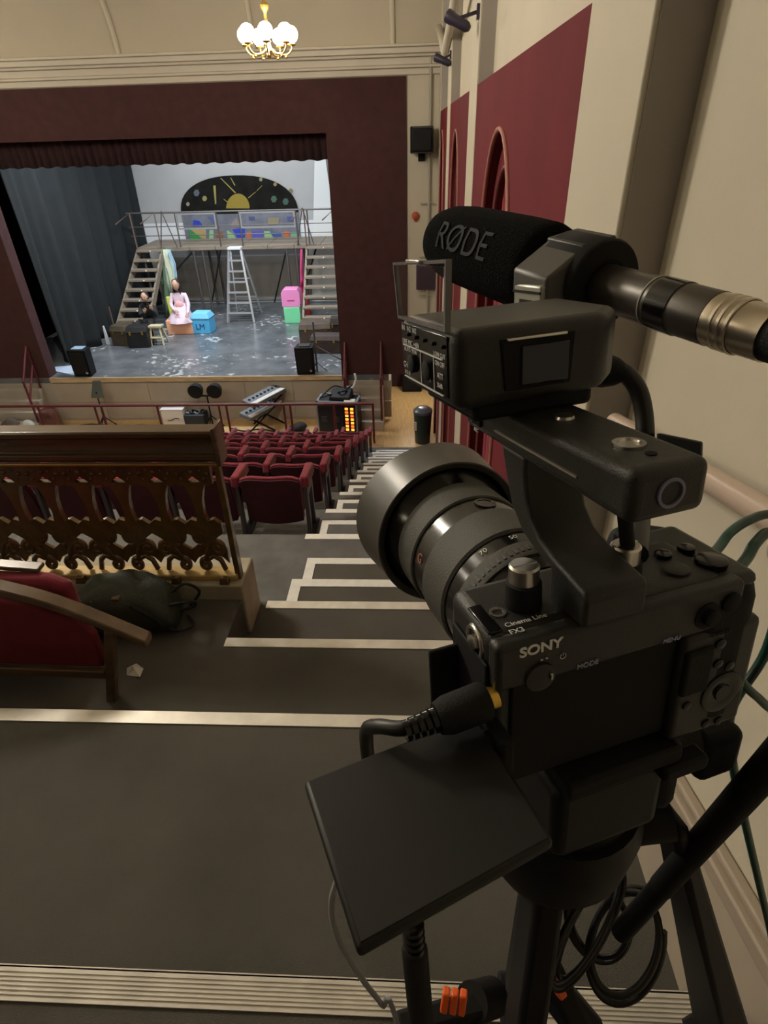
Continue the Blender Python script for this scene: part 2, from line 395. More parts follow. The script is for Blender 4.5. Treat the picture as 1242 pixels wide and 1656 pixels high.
# other walls and ceiling
struct(MB().box(LX-0.2, LX, BY, PY+0.3, FZ, CZ).build('wall_left', M_cream), 'cream plastered wall on the far side of the hall', 'wall')
struct(MB().box(LX, WX, BY-0.2, BY, FZ, CZ).build('wall_back', mat('dark_rear_wall', (0.06, 0.03, 0.03), .9)), 'dark maroon wall behind the top landing', 'wall')
cl = MB(); cl.box(LX, WX, BY, PY-3.0, CZ, CZ+0.1)
N = 16; ring = [(PY-0.02-3.0*(1-math.cos(math.pi/2*i/N)), 1.16+(CZ-1.16)*math.sin(math.pi/2*i/N)) for i in range(N+1)]
vs_ = []; fs_ = []
for i, (yy, zz) in enumerate(ring):
    vs_ += [(LX, yy, zz), (WX, yy, zz), (LX, yy+0.1, zz+0.1), (WX, yy+0.1, zz+0.1)]
    if i: k = 4*i; fs_ += [(k-4, k-3, k+1, k), (k-2, k+2, k+3, k-1)]
cl.add(vs_, fs_)
ce = struct(cl.build('ceiling', mat('ceiling_plaster', (0.46, 0.41, 0.32), 0.8, var=0.04, scale=1), smooth=50), 'cream coved ceiling with slim ribs above the proscenium', 'ceiling')
xr0 = ony(192, 92, PY-0.05).x; xr1 = ony(396, 42, PY-0.5).x
dx = xr1-xr0
for k in range(-2, 3):
    xx = xr0+dx*k
    if LX < xx < WX:
        MB().tube([(xx, yy-0.01, zz-0.01) for (yy, zz) in ring], 0.045, 8).build('rib', M_cream, ce, smooth=60)
# proscenium wall
OL, OR_, OT = -7.88, -1.50, 0.01
FL, FR, FT = -9.25, -0.115, 0.765
pw = MB()
pw.box(LX, FL, PY, PY+0.3, FZ, CZ).box(FR, WX, PY, PY+0.3, -3.25, CZ).box(FL, FR, PY, PY+0.3, FT, CZ)
pw = struct(pw.build('wall_front', M_cream), 'cream wall around the stage opening', 'wall')
cr = MB()
for (z0, z1, dd) in ((FT+0.01, FT+0.10, 0.05), (FT+0.10, FT+0.14, 0.10), (FT+0.14, FT+0.24, 0.07), (FT+0.24, FT+0.28, 0.14), (FT+0.28, FT+0.36, 0.19), (FT+0.36, FT+0.40, 0.24)):
    cr.box(LX, WX, PY-dd, PY, z0, z1)
struct(cr.build('trim_5', M_white_trim, bevel=0.012), 'pale moulded cornice over the stage opening', 'cornice')
pf = MB().box(FL, OL, PY-0.04, PY+0.25, SZ, FT).box(OR_, FR, PY-0.04, PY+0.25, SZ, FT).box(OL, OR_, PY-0.04, PY+0.25, OT, FT)
struct(pf.build('proscenium_frame', M_maroon), 'wide dark maroon surround framing the stage opening', 'stage surround')
# stage
so = struct(MB().box(LX+0.5, -0.62, PY-0.05, 18.6, SZ-0.12, SZ).build('stage_floor', M_stage), 'scuffed blue grey stage floor', 'stage floor')
MB().box(OL+0.0, OR_, PY-0.085, PY-0.05, SZ-0.10, SZ+0.003).build('stage_edge', wood('stage_edge_wood', (0.62, 0.48, 0.30), (0.40, 0.29, 0.17), 0.5, (1, 8, 8)), so)
sf = struct(MB().box(LX, -0.62, PY-0.05, PY, FZ, SZ-0.12).build('stage_front', M_stagefront), 'taupe boarded front of the stage', 'stage front')
for k in range(7):
    MB().box(OL+0.02+k*1.06, OL+1.06+k*1.06, PY-0.062, PY-0.05, FZ+0.05, FZ+0.42).build('front_panel', M_stagefront, sf, bevel=0.006)
    MB().box(OL+0.02+k*1.06, OL+1.06+k*1.06, PY-0.062, PY-0.05, FZ+0.44, SZ-0.13).build('front_panel', M_stagefront, sf, bevel=0.006)
BYW = 18.5
struct(MB().box(-9.6, -0.62, BYW, BYW+0.15, SZ, CZ).build('stage_wall_back', M_backwall), 'white rear wall of the stage', 'wall')
struct(MB().box(-9.7, -9.6, PY+0.3, BYW, SZ, CZ).build('stage_wall_left', M_blackmat), 'black side wall of the stage behind the drapes', 'wall')
struct(MB().box(-0.62, -0.52, PY+0.3, BYW, FZ, CZ).build('stage_wall_right', M_backwall), 'white side wall of the stage wing', 'wall')
struct(MB().box(-9.7, 0.1, PY+0.3, BYW+0.15, CZ, CZ+0.1).build('stage_ceiling', M_blackmat), 'black ceiling over the stage', 'ceiling')

struct(MB().box(-0.52, WX, 13.9, 14.0, FZ, -3.0).build('passage_wall_back', M_maroon), 'dark maroon end wall of the passage beside the stage', 'wall')
struct(MB().box(-0.52, WX, PY+0.3, 14.0, -3.25, -3.15).build('passage_ceiling', M_blackmat), 'dark ceiling of the passage beside the stage', 'ceiling')
# ============================================================ the camera rig in the foreground
RM = Matrix.Rotation(math.radians(20.5152), 3, 'Z') @ Matrix.Rotation(math.radians(-8.0518), 3, 'X') @ Matrix.Rotation(math.radians(-0.2014), 3, 'Y')
RP = Vector((0.0897, 0.1571, -0.2286))
def L(x, y, z): return RM @ Vector((x, y, z)) + RP      # camera-local metres -> scene
def loc(x, y, dep): return RM.transposed() @ (atd(x, y, dep)-RP)
M_body = mat('camera_black_paint', (0.024, 0.024, 0.022), 0.42, spec=0.4, bump=0.12, bscale=1500)
M_rub = mat('camera_rubber', (0.007, 0.007, 0.007), 0.7, spec=0.3, bump=0.3, bscale=1800)
M_gloss = mat('gloss_black', (0.004, 0.004, 0.005), 0.18, spec=0.4)
M_screen = mat('dark_screen_glass', (0.016, 0.016, 0.016), 0.42, spec=0.3)
M_bezel = mat('screen_bezel', (0.010, 0.010, 0.010), 0.45, spec=0.3)
M_print = mat('white_print', (0.75, 0.75, 0.74), 0.5)
M_print2 = mat('violet_white_print', (0.42, 0.42, 0.62), 0.5)
M_greyprint = mat('grey_print', (0.065, 0.070, 0.078), 0.9, spec=.2)
M_silver = mat('knurled_silver', (0.62, 0.60, 0.56), 0.28, 1.0)
M_lensrub = mat('lens_ring_rubber', (0.068, 0.066, 0.056), 0.6, bump=0.2, bscale=1500)
M_lensgl = mat('lens_band', (0.025, 0.024, 0.022), 0.22)
M_hood = mat('hood_plastic', (0.065, 0.062, 0.054), 0.36)
M_foam = mat('windscreen_foam', (0.014, 0.014, 0.014), 1.0, bump=0.9, bscale=900, spec=0.05)
M_tube = mat('microphone_tube', (0.050, 0.043, 0.034), 0.38, 0.5)
M_nickel = mat('nickel', (0.56, 0.50, 0.40), 0.3, 1.0, var=0.15, scale=30)
M_orange = mat('orange_plastic', (0.85, 0.13, 0.02), 0.4)
M_clear = mat('clear_plastic', (0.97, 0.97, 0.97), 0.0, trans=1.0)
MATS['clear_plastic'].node_tree.nodes['Principled BSDF'].inputs['IOR'].default_value = 1.06
M_cable = mat('cable_rubber', (0.012, 0.012, 0.012), 0.45)

def wrap_text(name, s, size, m, parent, C, axis, out, up, r, s0, phi0, off=0.0004, along_axis=True, ext=0.0):
    # letters bent onto a round surface: C point on the axis, out/up two directions across it, s0 place along it
    cu = bpy.data.curves.new(name, 'FONT'); cu.body = s; cu.size = size; cu.align_x = 'CENTER'; cu.align_y = 'CENTER'; cu.offset = ext
    t = bpy.data.objects.new(name, cu); COL.objects.link(t); me = bpy.data.meshes.new_from_object(t); bpy.data.objects.remove(t)
    bm = bmesh.new(); bm.from_mesh(me); bmesh.ops.triangulate(bm, faces=bm.faces)
    bmesh.ops.subdivide_edges(bm, edges=bm.edges, cuts=1, use_grid_fill=True); bm.to_mesh(me); bm.free()
    C = Vector(C); axis = Vector(axis).normalized(); out = Vector(out); up = Vector(up)
    for v in me.vertices:
        u, w_ = v.co.x, v.co.y
        if along_axis: a = s0-u; ph = phi0+w_/(r(a) if callable(r) else r)
        else: a = s0+w_; ph = phi0+u/(r(a) if callable(r) else r)
        rr = (r(a) if callable(r) else r)+off
        v.co = C+axis*a+out*(rr*math.cos(ph))+up*(rr*math.sin(ph))
    me.materials.clear(); me.materials.append(m)
    o = bpy.data.objects.new(name, me); COL.objects.link(o); o.parent = parent; return o

rig = empty('cinema_camera', RP, 'black cinema camera with top handle on the tripod, flip screen opened to the side', 'camera')
rig.rotation_mode = 'QUATERNION'; rig.rotation_quaternion = RM.to_quaternion()
X = lambda name, mb, m, par=rig, **k: mb.build(name, m, par, **k)
body = X('body', MB().box(-.060, .046, .005, .042, .0, .0782), M_body, bevel=.005, seg=3)
X('grip', MB().prism([(.030, .0), (.056, -.001), (.0655, .010), (.067, .030), (.063, .058), (.052, .070), (.036, .070), (.030, .055)], (0, 0, .001), (1, 0, 0), (0, 1, 0), (0, 0, .0725)), M_rub, bevel=.007, seg=4)
X('top_plate', MB().box(.026, .060, .003, .052, .0700, .0772), M_body, bevel=.0045, seg=3)
X('rear_band', MB().box(-.060, .050, .0, .008, .0565, .0776), M_body, bevel=.0025, seg=3)
X('rear_panel', MB().box(.0235, .0625, -.0005, .008, .0, .0570), M_body, bevel=.003, seg=3)
X('screen_recess', MB().box(-.052, .0235, .0035, .0055, .004, .0565), M_blackmat, bevel=.001)
X('side_port_door', MB().box(-.074, -.060, .030, .0325, .028, .058), M_rub, bevel=.001)
X('side_port_panel', MB().box(-.0615, -.060, .006, .036, .012, .066), M_blackmat, bevel=.001)
# front block of the top left with the tally lamp slot and strap lug
X('shoulder_slot', MB().box(-.0592, -.0535, .008, .026, .0775, .0788), M_gloss, bevel=.0006)
X('strap_lug', MB().tube([(-.060, .017+.006*math.cos(a), .069+.006*math.sin(a)) for a in [i*math.pi/6 for i in range(12)]], .0012, 8, closed=True).cyl((-.062, .017, .069), (-.058, .017, .069), .003), M_silver, smooth=60)
X('accessory_hole', MB().lathe((-.0501, .0185, .0778), (0, 0, 1), [(0, .0032), (.001, .0032), (.001, .0022), (-.001, .0018)], 18, cap=False), M_silver, smooth=40)
for (x, y, r, h) in ((.0328, .0274, .0037, .0028), (.0451, .0276, .0036, .0028)):
    X('custom_button', MB().lathe((x, y, .0770), (0, 0, 1), [(0, r*1.25), (.0006, r*1.25), (.0006, r), (h, r*.95), (h+.0003, r*.7)], 20), M_gloss, smooth=40)
X('record_button', MB().lathe((.0295, .0162, .0770), (0, 0, 1), [(0, .0068), (.0007, .0068), (.0007, .0056), (.0022, .0054), (.0025, .0045)], 28), M_body, smooth=40)
X('control_dial', MB().lathe((.0462, .0152, .0770), (0, 0, 1), [(0, .0064), (.0028, .0064), (.0033, .0055)], 28), M_gloss, smooth=40)
X('iso_button', MB().box(.0225, .0330, .036, .048, .0770, .0835), M_blackmat, bevel=.0015)
X('joystick', MB().lathe((.0323, .001, .0655), (0, -1, 0), [(-.001, .0062), (.0015, .006), (.0018, .0035), (.004, .0037), (.0046, .0028)], 20), M_rub, smooth=40)
X('rear_dial', MB().lathe((.0430, .001, .0690), (0, -1, 0), [(-.001, .0045), (.002, .0045), (.0026, .0035)], 20), M_rub, smooth=40)
X('control_wheel', MB().lathe((.0480, .0, .0215), (0, -1, 0), [(-.001, .0108), (.001, .0106), (.0014, .0088), (.0008, .0060), (.0008, .0042), (.0016, .0038)], 32), M_gloss, smooth=40)
for (x, z, r) in ((.0415, .0492, .0026), (.0425, .0386, .0024), (.0490, .0355, .0024), (.0430, .0050, .0022), (.0500, .0042, .0022), (.0300, .0200, .0022)):
    X('rear_button', MB().lathe((x, 0, z), (0, -1, 0), [(-.001, r), (.0012, r), (.0015, r*.7)], 16), M_gloss, smooth=40)
X('thumb_rest', MB().box(.0245, .0385, -.0022, .001, .0265, .0500), M_rub, bevel=.002, seg=3)
back = (math.radians(90), 0, 0)
text('maker_name', 'SONY', .0058, M_print, rig, (-.0513, -.0003, .0714), back, sx=1.12, bold=.00016)
text('mode_mark', 'MODE', .0033, M_print2, rig, (-.0268, -.0003, .0580), back)
text('menu_mark', 'MENU', .0030, M_print2, rig, (.0120, -.0003, .0580), back)
text('corner_mark', 'CUSTOM REC', .0018, M_greyprint, rig, (.0350, -.0009, .0545), back)
X('power_mark', MB().tube([(-.0332+.0012*math.sin(a), -.0003, .0665+.0012*math.cos(a)) for a in [0.6+i*(5.08/12) for i in range(13)]], .00018, 4).box(-.0333, -.0331, -.0004, -.0002, .0666, .0681), M_print)
for (x, z) in ((-.0425, .0673), (-.0405, .0674)): X('switch_mark', MB().box(x, x+.0009, -.0004, 0, z, z+.0005), M_print)
X('power_switch', MB().lathe((-.0425, .0, .0600), (0, -1, 0), [(-.001, .0062), (.0012, .0060), (.0015, .0048)], 24), M_body, smooth=40)
X('switch_lever', MB().box(-.0392, -.0380, -.0024, 0, .0585, .0615), M_silver, bevel=.0004)
for (s, sz, x, y) in (('Cinema Line', .0034, -.0515, .0092), ('FX3', .0036, -.0520, .0048)):
    text('top_lettering', s, sz, M_print, rig, (x, y, .0783), (0, 0, 0), ext=.00008)
# flip screen, opened to the side and turned to face up
lc = [(-.1328, .0030), (-.0640, .0100), (-.0645, -.0462), (-.1293, -.0552)]
cxm = sum(p[0] for p in lc)/4; cym = sum(p[1] for p in lc)/4
fs = X('flip_screen', MB().hexa([(x, y, .0365) for x, y in lc[::-1]]+[(x, y, .0412) for x, y in lc[::-1]]), M_bezel, bevel=.0016, seg=3)
gl = [(cxm+(x-cxm)*.955, cym+(y-cym)*.955) for x, y in lc]
X('screen_glass', MB().hexa([(x, y, .0410) for x, y in gl[::-1]]+[(x, y, .0415) for x, y in gl[::-1]]), M_screen, fs, bevel=.0002, label='switched off dark glass')
X('screen_hinge', MB().box(-.0640, -.0585, -.012, .006, .030, .0455), M_blackmat, bevel=.0015)
X('hinge_pin', MB().cyl((-.066, -.003, .039), (-.058, -.003, .039), .0042, n=16), M_blackmat, smooth=40)
# lens
LA = Vector((-.0125, 0, .0405))
def ring(name, prof, m, par, n=72): return X(name, MB().lathe(LA, (0, 1, 0), prof, n, cap=False), m, par, smooth=35)
lens = ring('lens', [(0.0410, 0.0089), (0.0410, 0.0301), (0.0490, 0.0301), (0.0490, 0.0314), (0.0560, 0.0336), (0.0560, 0.0266)], M_lensgl, rig)
ap = ring('aperture_ring', [(0.0560, 0.0266), (0.0560, 0.0350), (0.0575, 0.0356), (0.0675, 0.0356), (0.0680, 0.0350), (0.0680, 0.0266)], M_lensrub, lens)
for k in range(72):
    a = 2*math.pi*k/72; u = Vector((math.cos(a), 0, math.sin(a)))
    p = LA+u*.0356
    t_ = MB().bar(p+Vector((0, .0590, 0)), p+Vector((0, .0630, 0)), .0016, .0008, up=u)
    if k == 0: rib_o = t_.build('ring_tooth', M_lensrub, ap)
    else: t_.build('ring_tooth', M_lensrub, ap)
ring('zoom_scale', [(0.0680, 0.0266), (0.0680, 0.0352), (0.0765, 0.0356), (0.0765, 0.0266)], M_gloss, lens)
zr_ = ring('zoom_ring', [(0.0765, 0.0266), (0.0765, 0.0361), (0.0780, 0.0372), (0.1030, 0.0372), (0.1045, 0.0361), (0.1045, 0.0266)], M_lensrub, lens)
bd = ring('badge_band', [(0.1045, 0.0266), (0.1045, 0.0358), (0.1200, 0.0358), (0.1200, 0.0266)], M_lensgl, lens)
ring('focus_ring', [(0.1200, 0.0266), (0.1200, 0.0365), (0.1210, 0.0373), (0.1415, 0.0373), (0.1425, 0.0363), (0.1425, 0.0266)], M_lensrub, lens)
ring('front_barrel', [(0.1425, 0.0266), (0.1425, 0.0354), (0.1500, 0.0354), (0.1500, 0.0266)], M_gloss, lens)
N = 72; hv = []; hf = []
hm = MB()
hp = []
for i in range(N):
    a = 2*math.pi*i/N
    yf = .1840+.0045*math.cos(2*a)         # petals long above and below
    prof = [(.1515, .0428), (.1505, .0446), (.1500, .0462), (.1505, .0470), (.1620, .0474), (yf, .0502), (yf, .0490), (.1620, .0462), (.1540, .0456), (.1545, .0428)]
    for (t, r) in prof: hm.v.append(LA+Vector((r*math.cos(a), t, r*math.sin(a))))
K = 10
for i in range(N):
    j = (i+1) % N
    for k in range(K): k2 = (k+1) % K; hm.f.append([i*K+k, j*K+k, j*K+k2, i*K+k2])
X('lens_hood', hm, M_hood, lens, smooth=35)
X('hood_mount', MB().lathe(LA, (0, 1, 0), [(.1425, .0330), (.1425, .0352), (.1490, .0385), (.1540, .0430), (.1545, .0300)], 72, cap=False), M_gloss, lens, smooth=35)
X('front_element', MB().sphere(LA+Vector((0, .118, 0)), .036, 24, 12, (1, .55, 1)), M_gloss, lens, smooth=60)
ang = math.radians(150)
wrap_text('lens_badge', 'G', .0075, mat('badge_orange', (0.55, 0.16, 0.10), 0.4), bd, LA, (0, 1, 0), (-1, 0, 0), (0, 0, 1), .0360, .1125, math.radians(18), along_axis=True)
X('focus_hold_button', MB().lathe(LA+Vector((math.sin(.12), 0, math.cos(.12)))*.0352+Vector((0, .1125, 0)), (math.sin(.12), 0, math.cos(.12)), [(0, .0060), (.0014, .0058), (.0014, .0046), (.0010, .0044)], 28), M_gloss, bd, smooth=40)
for s, a in (('70', 62), ('50', 88), ('35', 108), ('24', 128)):
    wrap_text('focal_mark', s, .0042, M_print, zr_, LA, (0, 1, 0), (-1, 0, 0), (0, 0, 1), .0357, .0722, math.radians(a), along_axis=False)
wrap_text('switch_words', 'AF', .003, M_print, bd, LA, (0, 1, 0), (-1, 0, 0), (0, 0, 1), .0360, .1085, math.radians(-28), along_axis=True)
# top handle
hd = X('top_handle', MB().hexa([(-.0290, -.021, .1275), (-.0010, -.021, .1275), (-.0010, .092, .1290), (-.0290, .092, .1290), (-.0290, -.021, .1452), (-.0010, -.021, .1452), (-.0010, .092, .1452), (-.0290, .092, .1452)]), M_body, bevel=.0038, seg=4)
post = [(.0600, .1295), (.0560, .1180), (.0500, .1050), (.0400, .0960), (.0270, .0925), (.0200, .0920), (.0200, .0778), (.0, .0778), (-.0030, .0785), (-.0035, .0905), (-.0015, .0930), (.0080, .0945), (.0190, .0965), (.0290, .1000), (.0355, .1060), (.0390, .1140), (.0405, .1220), (.0410, .1295)]
X('handle_post', MB().prism(post, (-.0275, 0, 0), (0, 1, 0), (0, 0, 1), (.026, 0, 0)), M_body, bevel=.0018, seg=3)
X('groove_highlight', MB().box(-.0296, -.0288, .005, .062, .1342, .1350), M_silver, hd)  # silver strip drawn in place of the highlight along the groove
X('rear_socket', MB().lathe((-.0155, -.0205, .1365), (0, -1, 0), [(0, .0048), (.0012, .0048), (.0012, .0038), (-.004, .0034)], 24), mat('violet_socket', (0.20, 0.19, 0.30), 0.3), hd, smooth=40)
X('handle_screw', MB().lathe((-.0160, .0338, .1450), (0, 0, 1), [(0, .0040), (.0012, .0036)], 20), M_silver, hd, smooth=40)
X('handle_screw', MB().lathe((-.0152, -.0010, .1450), (0, 0, 1), [(0, .0052), (.0010, .0052), (.0010, .0038), (.0003, .0034)], 24), M_silver, hd, smooth=40)
X('pin_hole', MB().lathe((-.0150, -.0108, .1447), (0, 0, 1), [(0, .0018), (.0008, .0018)], 12), M_blackmat, hd)
text('handle_lettering', 'HOLD', .0022, M_print, hd, (-.0294, .0820, .1400), (math.radians(90), 0, math.radians(-90)))
X('side_button', MB().box(-.0302, -.0288, .0740, .0820, .1325, .1375), M_gloss, hd, bevel=.0006)
text('handle_lettering', 'REC', .0022, M_print, hd, (-.0294, .0810, .1295), (math.radians(90), 0, math.radians(-90)))
for (x, y) in ((-.0385, .0200), (.0040, .0170)):
    sc_ = X('mount_screw', MB().lathe((x, y, .0778), (0, 0, 1), [(0, .0070), (.001, .0072), (.0105, .0068), (.0110, .0062)], 28), M_blackmat, rig, smooth=40)
    X('screw_head', MB().lathe((x, y, .0885), (0, 0, 1), [(0, .0058), (.0066, .0058), (.0074, .0051)], 28).box(x-.0050, x+.0050, y-.0006, y+.0006, .0955, .0963), M_silver, sc_, smooth=35)
X('handle_stem', MB().cyl((.0038, .0160, .096), (-.004, .0160, .133), .0028, n=14), M_blackmat, hd, smooth=40)
# audio unit on the front of the handle
bx_ = [(-.0550, .0420), (.0060, .0420), (.0210, .0560), (.0230, .1000), (-.0550, .1000)]
au = X('audio_unit', MB().prism(bx_, (0, 0, .1505), (1, 0, 0), (0, 1, 0), (0, 0, .0288)), M_body, bevel=.0050, seg=4)
X('audio_unit_foot', MB().prism([(-.046, .046), (.004, .046), (.014, .06), (.014, .095), (-.046, .095)], (0, 0, .1445), (1, 0, 0), (0, 1, 0), (0, 0, .0085)), M_blackmat, au, bevel=.002)
X('control_panel', MB().box(-.0556, -.0548, .0480, .0960, .1550, .1768), M_gloss, au, bevel=.0003)
for y in (.0665, .0830): X('level_dial', MB().lathe((-.0550, y, .1620), (-1, 0, 0), [(0, .0040), (.0020, .0037), (.0024, .0028)], 22), M_blackmat, au, smooth=40)
for k, y in enumerate((.051, .060, .069, .078, .087)):
    X('input_switch', MB().box(-.0566, -.0555, y-.0008, y+.0008, .1722, .1736), M_blackmat, au, bevel=.0003)
sr = (math.radians(90), 0, math.radians(-90))
for (s, y, z, sz) in (('IN1  IN2  IN3', .0945, .1742, .0030), ('LINE MIC +48V', .0945, .1688, .0030), ('AUTO  MAN', .0925, .1660, .0026), ('CH1', .0945, .1590, .0034), ('CH2', .0700, .1580, .0034), ('0 5 10', .0930, .1562, .0024), ('ON OFF', .0590, .1655, .0026), ('LOW CUT', .0600, .1688, .0024), ('ATT', .0570, .1610, .0030), ('20dB', .0575, .1575, .0026)):
    text('panel_lettering', s, sz, M_print, au, (-.0559, y, z), sr, ext=.00005)
for z in (.1680, .1548): X('panel_line', MB().box(-.0560, -.0555, .052, .094, z, z+.0004), M_print, au)
for y in (.0735, .0600): X('panel_line', MB().box(-.0560, -.0555, y, y+.0004, .1555, .1680), M_print, au)
fl = X('clear_flap', MB().box(-.0562, -.0555, .0475, .0965, .1795, .1995), M_clear, au)
fr = MB().ringprism([(.0470, .1785), (.0970, .1785), (.0995, .2000), (.0445, .2018)], [(.0482, .1797), (.0958, .1797), (.0983, .1990), (.0457, .2006)], (-.0566, 0, 0), (0, 1, 0), (0, 0, 1), (.0022, 0, 0))
X('flap_rim', fr, mat('smoky_plastic', (0.16, 0.16, 0.17), 0.2), fl)
X('flap_latch', MB().box(-.0580, -.0545, .0660, .0800, .2000, .2014), M_silver, fl, bevel=.0003)
X('rear_window_frame', MB().prism([(-.0360, .1560), (-.0090, .1560), (-.0080, .1745), (-.0380, .1745)], (0, .0424, 0), (1, 0, 0), (0, 0, 1), (0, -.0012, 0)), M_blackmat, au, bevel=.0004)
X('rear_window', MB().box(-.0300, -.0105, .0405, .0416, .1575, .1715), mat('blue_black_glass', (0.01, 0.012, 0.03), 0.12), au, bevel=.0004, label='small dark glass window')
X('window_bar', MB().box(-.0360, -.0120, .0400, .0420, .1738, .1748), M_silver, au, bevel=.0003)
# microphone clamp
MA0 = loc(1205, 530, .225); MA1 = loc(718, 388, .41); MD = (MA1-MA0).normalized()
def mp(t): return MA0+MD*t
cl_ = X('microphone_clamp', MB().lathe(mp(.078), MD, [(0, .0125), (0, .0205), (.0015, .0215), (.0300, .0215), (.0315, .0205), (.0315, .0125)], 40, cap=False), M_blackmat, au, smooth=40)
X('clamp_padding', MB().lathe(mp(.0785), MD, [(0, .0108), (0, .0130), (.031, .0130), (.031, .0108)], 36, cap=False), M_rub, cl_, smooth=40)
ca = mp(.080); cb = mp(.108)
cu_, cv_ = Vector((-1, 0, 0)), Vector((0, 0, 1))
X('clamp_bridge', MB().hexa([ca+Vector((-.012, 0, .0165)), ca+Vector((.006, 0, .0190)), cb+Vector((.006, 0, .0190)), cb+Vector((-.012, 0, .0165)), ca+Vector((-.012, 0, .0190)), ca+Vector((.006, 0, .0222)), cb+Vector((.006, 0, .0222)), cb+Vector((-.012, 0, .0190))]), M_body, cl_, bevel=.0008)
X('clamp_arm', MB().hexa([ca+Vector((-.031, 0, -.006)), ca+Vector((-.008, 0, -.012)), cb+Vector((-.008, 0, -.012)), cb+Vector((-.031, 0, -.006)), ca+Vector((-.031, 0, .006)), ca+Vector((-.010, 0, .0188)), cb+Vector((-.010, 0, .0188)), cb+Vector((-.031, 0, .006))]), mat('clamp_grey', (0.07, 0.068, 0.062), 0.45), cl_, bevel=.0015)
X('clamp_latch', MB().box(ca.x-.0335, ca.x-.0270, ca.y+.001, cb.y-.001, ca.z-.0150, ca.z+.0030), mat('latch_metal', (0.40, 0.41, 0.36), 0.35, 0.5), cl_, bevel=.0012)
X('latch_slot', MB().box(ca.x-.0341, ca.x-.0333, ca.y+.008, cb.y-.008, ca.z-.012, ca.z-.004).box(ca.x-.0341, ca.x-.0333, ca.y+.001, cb.y-.001, ca.z-.001, ca.z+.0002), M_blackmat, cl_)
X('clamp_foot', MB().box(-.004, .021, .070, .096, .176, ca.z-.004), M_blackmat, cl_, bevel=.002)

# ------------------------------------------------------------ shotgun microphone (held by the clamp)
def toW(v): return RM @ Vector(v) + RP
mic = empty('shotgun_microphone', toW(MA0), 'long shotgun microphone with black foam windscreen above the camera handle', 'microphone')
def mw(t): return RM @ (MD*t)
mdir = RM @ MD
def mring(name, prof, m, par=mic, n=40): return MB().lathe((0, 0, 0), mdir, prof, n, cap=False).build(name, m, par, smooth=35)
mring('tube', [(.0130, .0098), (.0130, .0108), (.045, .0108), (.0455, .0106), (.135, .0106)], M_tube)
mring('tube_collar', [(.0300, .0108), (.0302, .0112), (.0420, .0112), (.0425, .0106)], M_gloss)
nb = mring('nickel_sleeve', [(-.012, .0080), (-.012, .0100), (.0, .0102), (.0010, .0106), (.0290, .0106), (.0300, .0100)], M_nickel)
for t in (.000, .0035, .007): mring('sleeve_ridge', [(t, .0105), (t+.0004, .0110), (t+.0016, .0110), (t+.002, .0105)], M_nickel, nb)
mring('cable_connector', [(-.060, .004), (-.060, .0085), (-.045, .0092), (-.012, .0094), (-.012, .004)], M_rub)
fo = [(.118, .0100), (.118, .0195), (.121, .0226), (.126, .0238), (.145, .0243), (.180, .0243), (.205, .0240), (.222, .0228), (.234, .0200), (.242, .0150), (.2465, .0075), (.248, .0005)]
wind = mring('foam_windscreen', fo, M_foam, mic, 56)
outv = RM @ Vector((-.86, -.10, .30)); outv = (outv - mdir*outv.dot(mdir)).normalized(); upv = outv.cross(-mdir) if False else (-mdir).cross(outv)
upv = outv.cross(-mdir)
if upv.z < 0: upv = -upv
wrap_text('windscreen_lettering', 'R\u00d8DE', .0225, M_greyprint, wind, (0, 0, 0), mdir, outv, upv, .0243, .179, math.radians(2), off=.0006, along_axis=True)
mring('tube_line', [(.0445, .0108), (.0446, .0111), (.0452, .0111), (.0453, .0108)], mat('grey_line', (.35, .34, .32), .5))

# ------------------------------------------------------------ cables
def cable(name, pts, r, m, label, n=10, seg=8, cat='cable', grp=None):
    p = spline(pts, seg); b = p[0].copy(); q = [v-b for v in p]
    o = MB().tube(q, r, n).build(name, m, None, smooth=70); o.location = b
    return tag(o, label, cat, grp)
c1 = empty('headphone_cable', toW((-.058, .003, .0535)), 'black cable plugged into the camera side with a gold tipped plug', 'cable')
def c1p(v): return RM @ (Vector(v)-Vector((-.061, .012, .050)))
MB().cyl(c1p((-.0615, .012, .050)), c1p((-.066, .012, .0495)), .0042, n=18).build('gold_tip', mat('gold', (0.8, 0.5, 0.1), 0.3, 1.0), c1, smooth=40)
MB().lathe(c1p((-.0655, .012, .0495)), c1p((-.1, .011, .0470))-c1p((-.0655, .012, .0495)), [(0, .0066), (.001, .0073), (.016, .0071), (.0200, .0058), (.0200, .0035)], 22, cap=True).build('plug_body', M_rub, c1, smooth=40)
sr_ = MB()
for k in range(5):
    t = .0205+k*.0026; sr_.lathe(c1p((-.0655, .012, .0495)), c1p((-.1, .011, .0470))-c1p((-.0655, .012, .0495)), [(t, .0034), (t, .0047-.0002*k), (t+.0018, .0047-.0002*k), (t+.0018, .0034)], 16)
sr_.build('strain_relief', M_gloss, c1, smooth=40)
MB().tube([q for q in spline([c1p((-.088, .0115, .0478)), c1p((-.0985, .0135, .0465)), c1p((-.1055, .0215, .0425)), c1p((-.1085, .0280, .034)), c1p((-.1085, .0280, .010)), c1p((-.105, .024, -.030)), c1p((-.101, .012, -.068))], 8)], .0028, 10).build('cord', M_cable, c1, smooth=70)
cn = MB()
for k in range(4): cn.lathe(c1p((-.101, .012, -.066-k*.005)), c1p((-.101, .012, -.2))-c1p((-.101, .012, -.066)), [(0, .004), (.0005, .0052), (.003, .0052), (.0035, .004)], 16)
cn.build('strain_relief', M_gloss, c1, smooth=40)
MB().lathe(c1p((-.101, .012, -.084)), c1p((-.1005, .012, -.2))-c1p((-.101, .012, -.084)), [(0, .0045), (.002, .0060), (.060, .0062), (.061, .003)], 20).build('inline_socket', M_rub, c1, smooth=40)
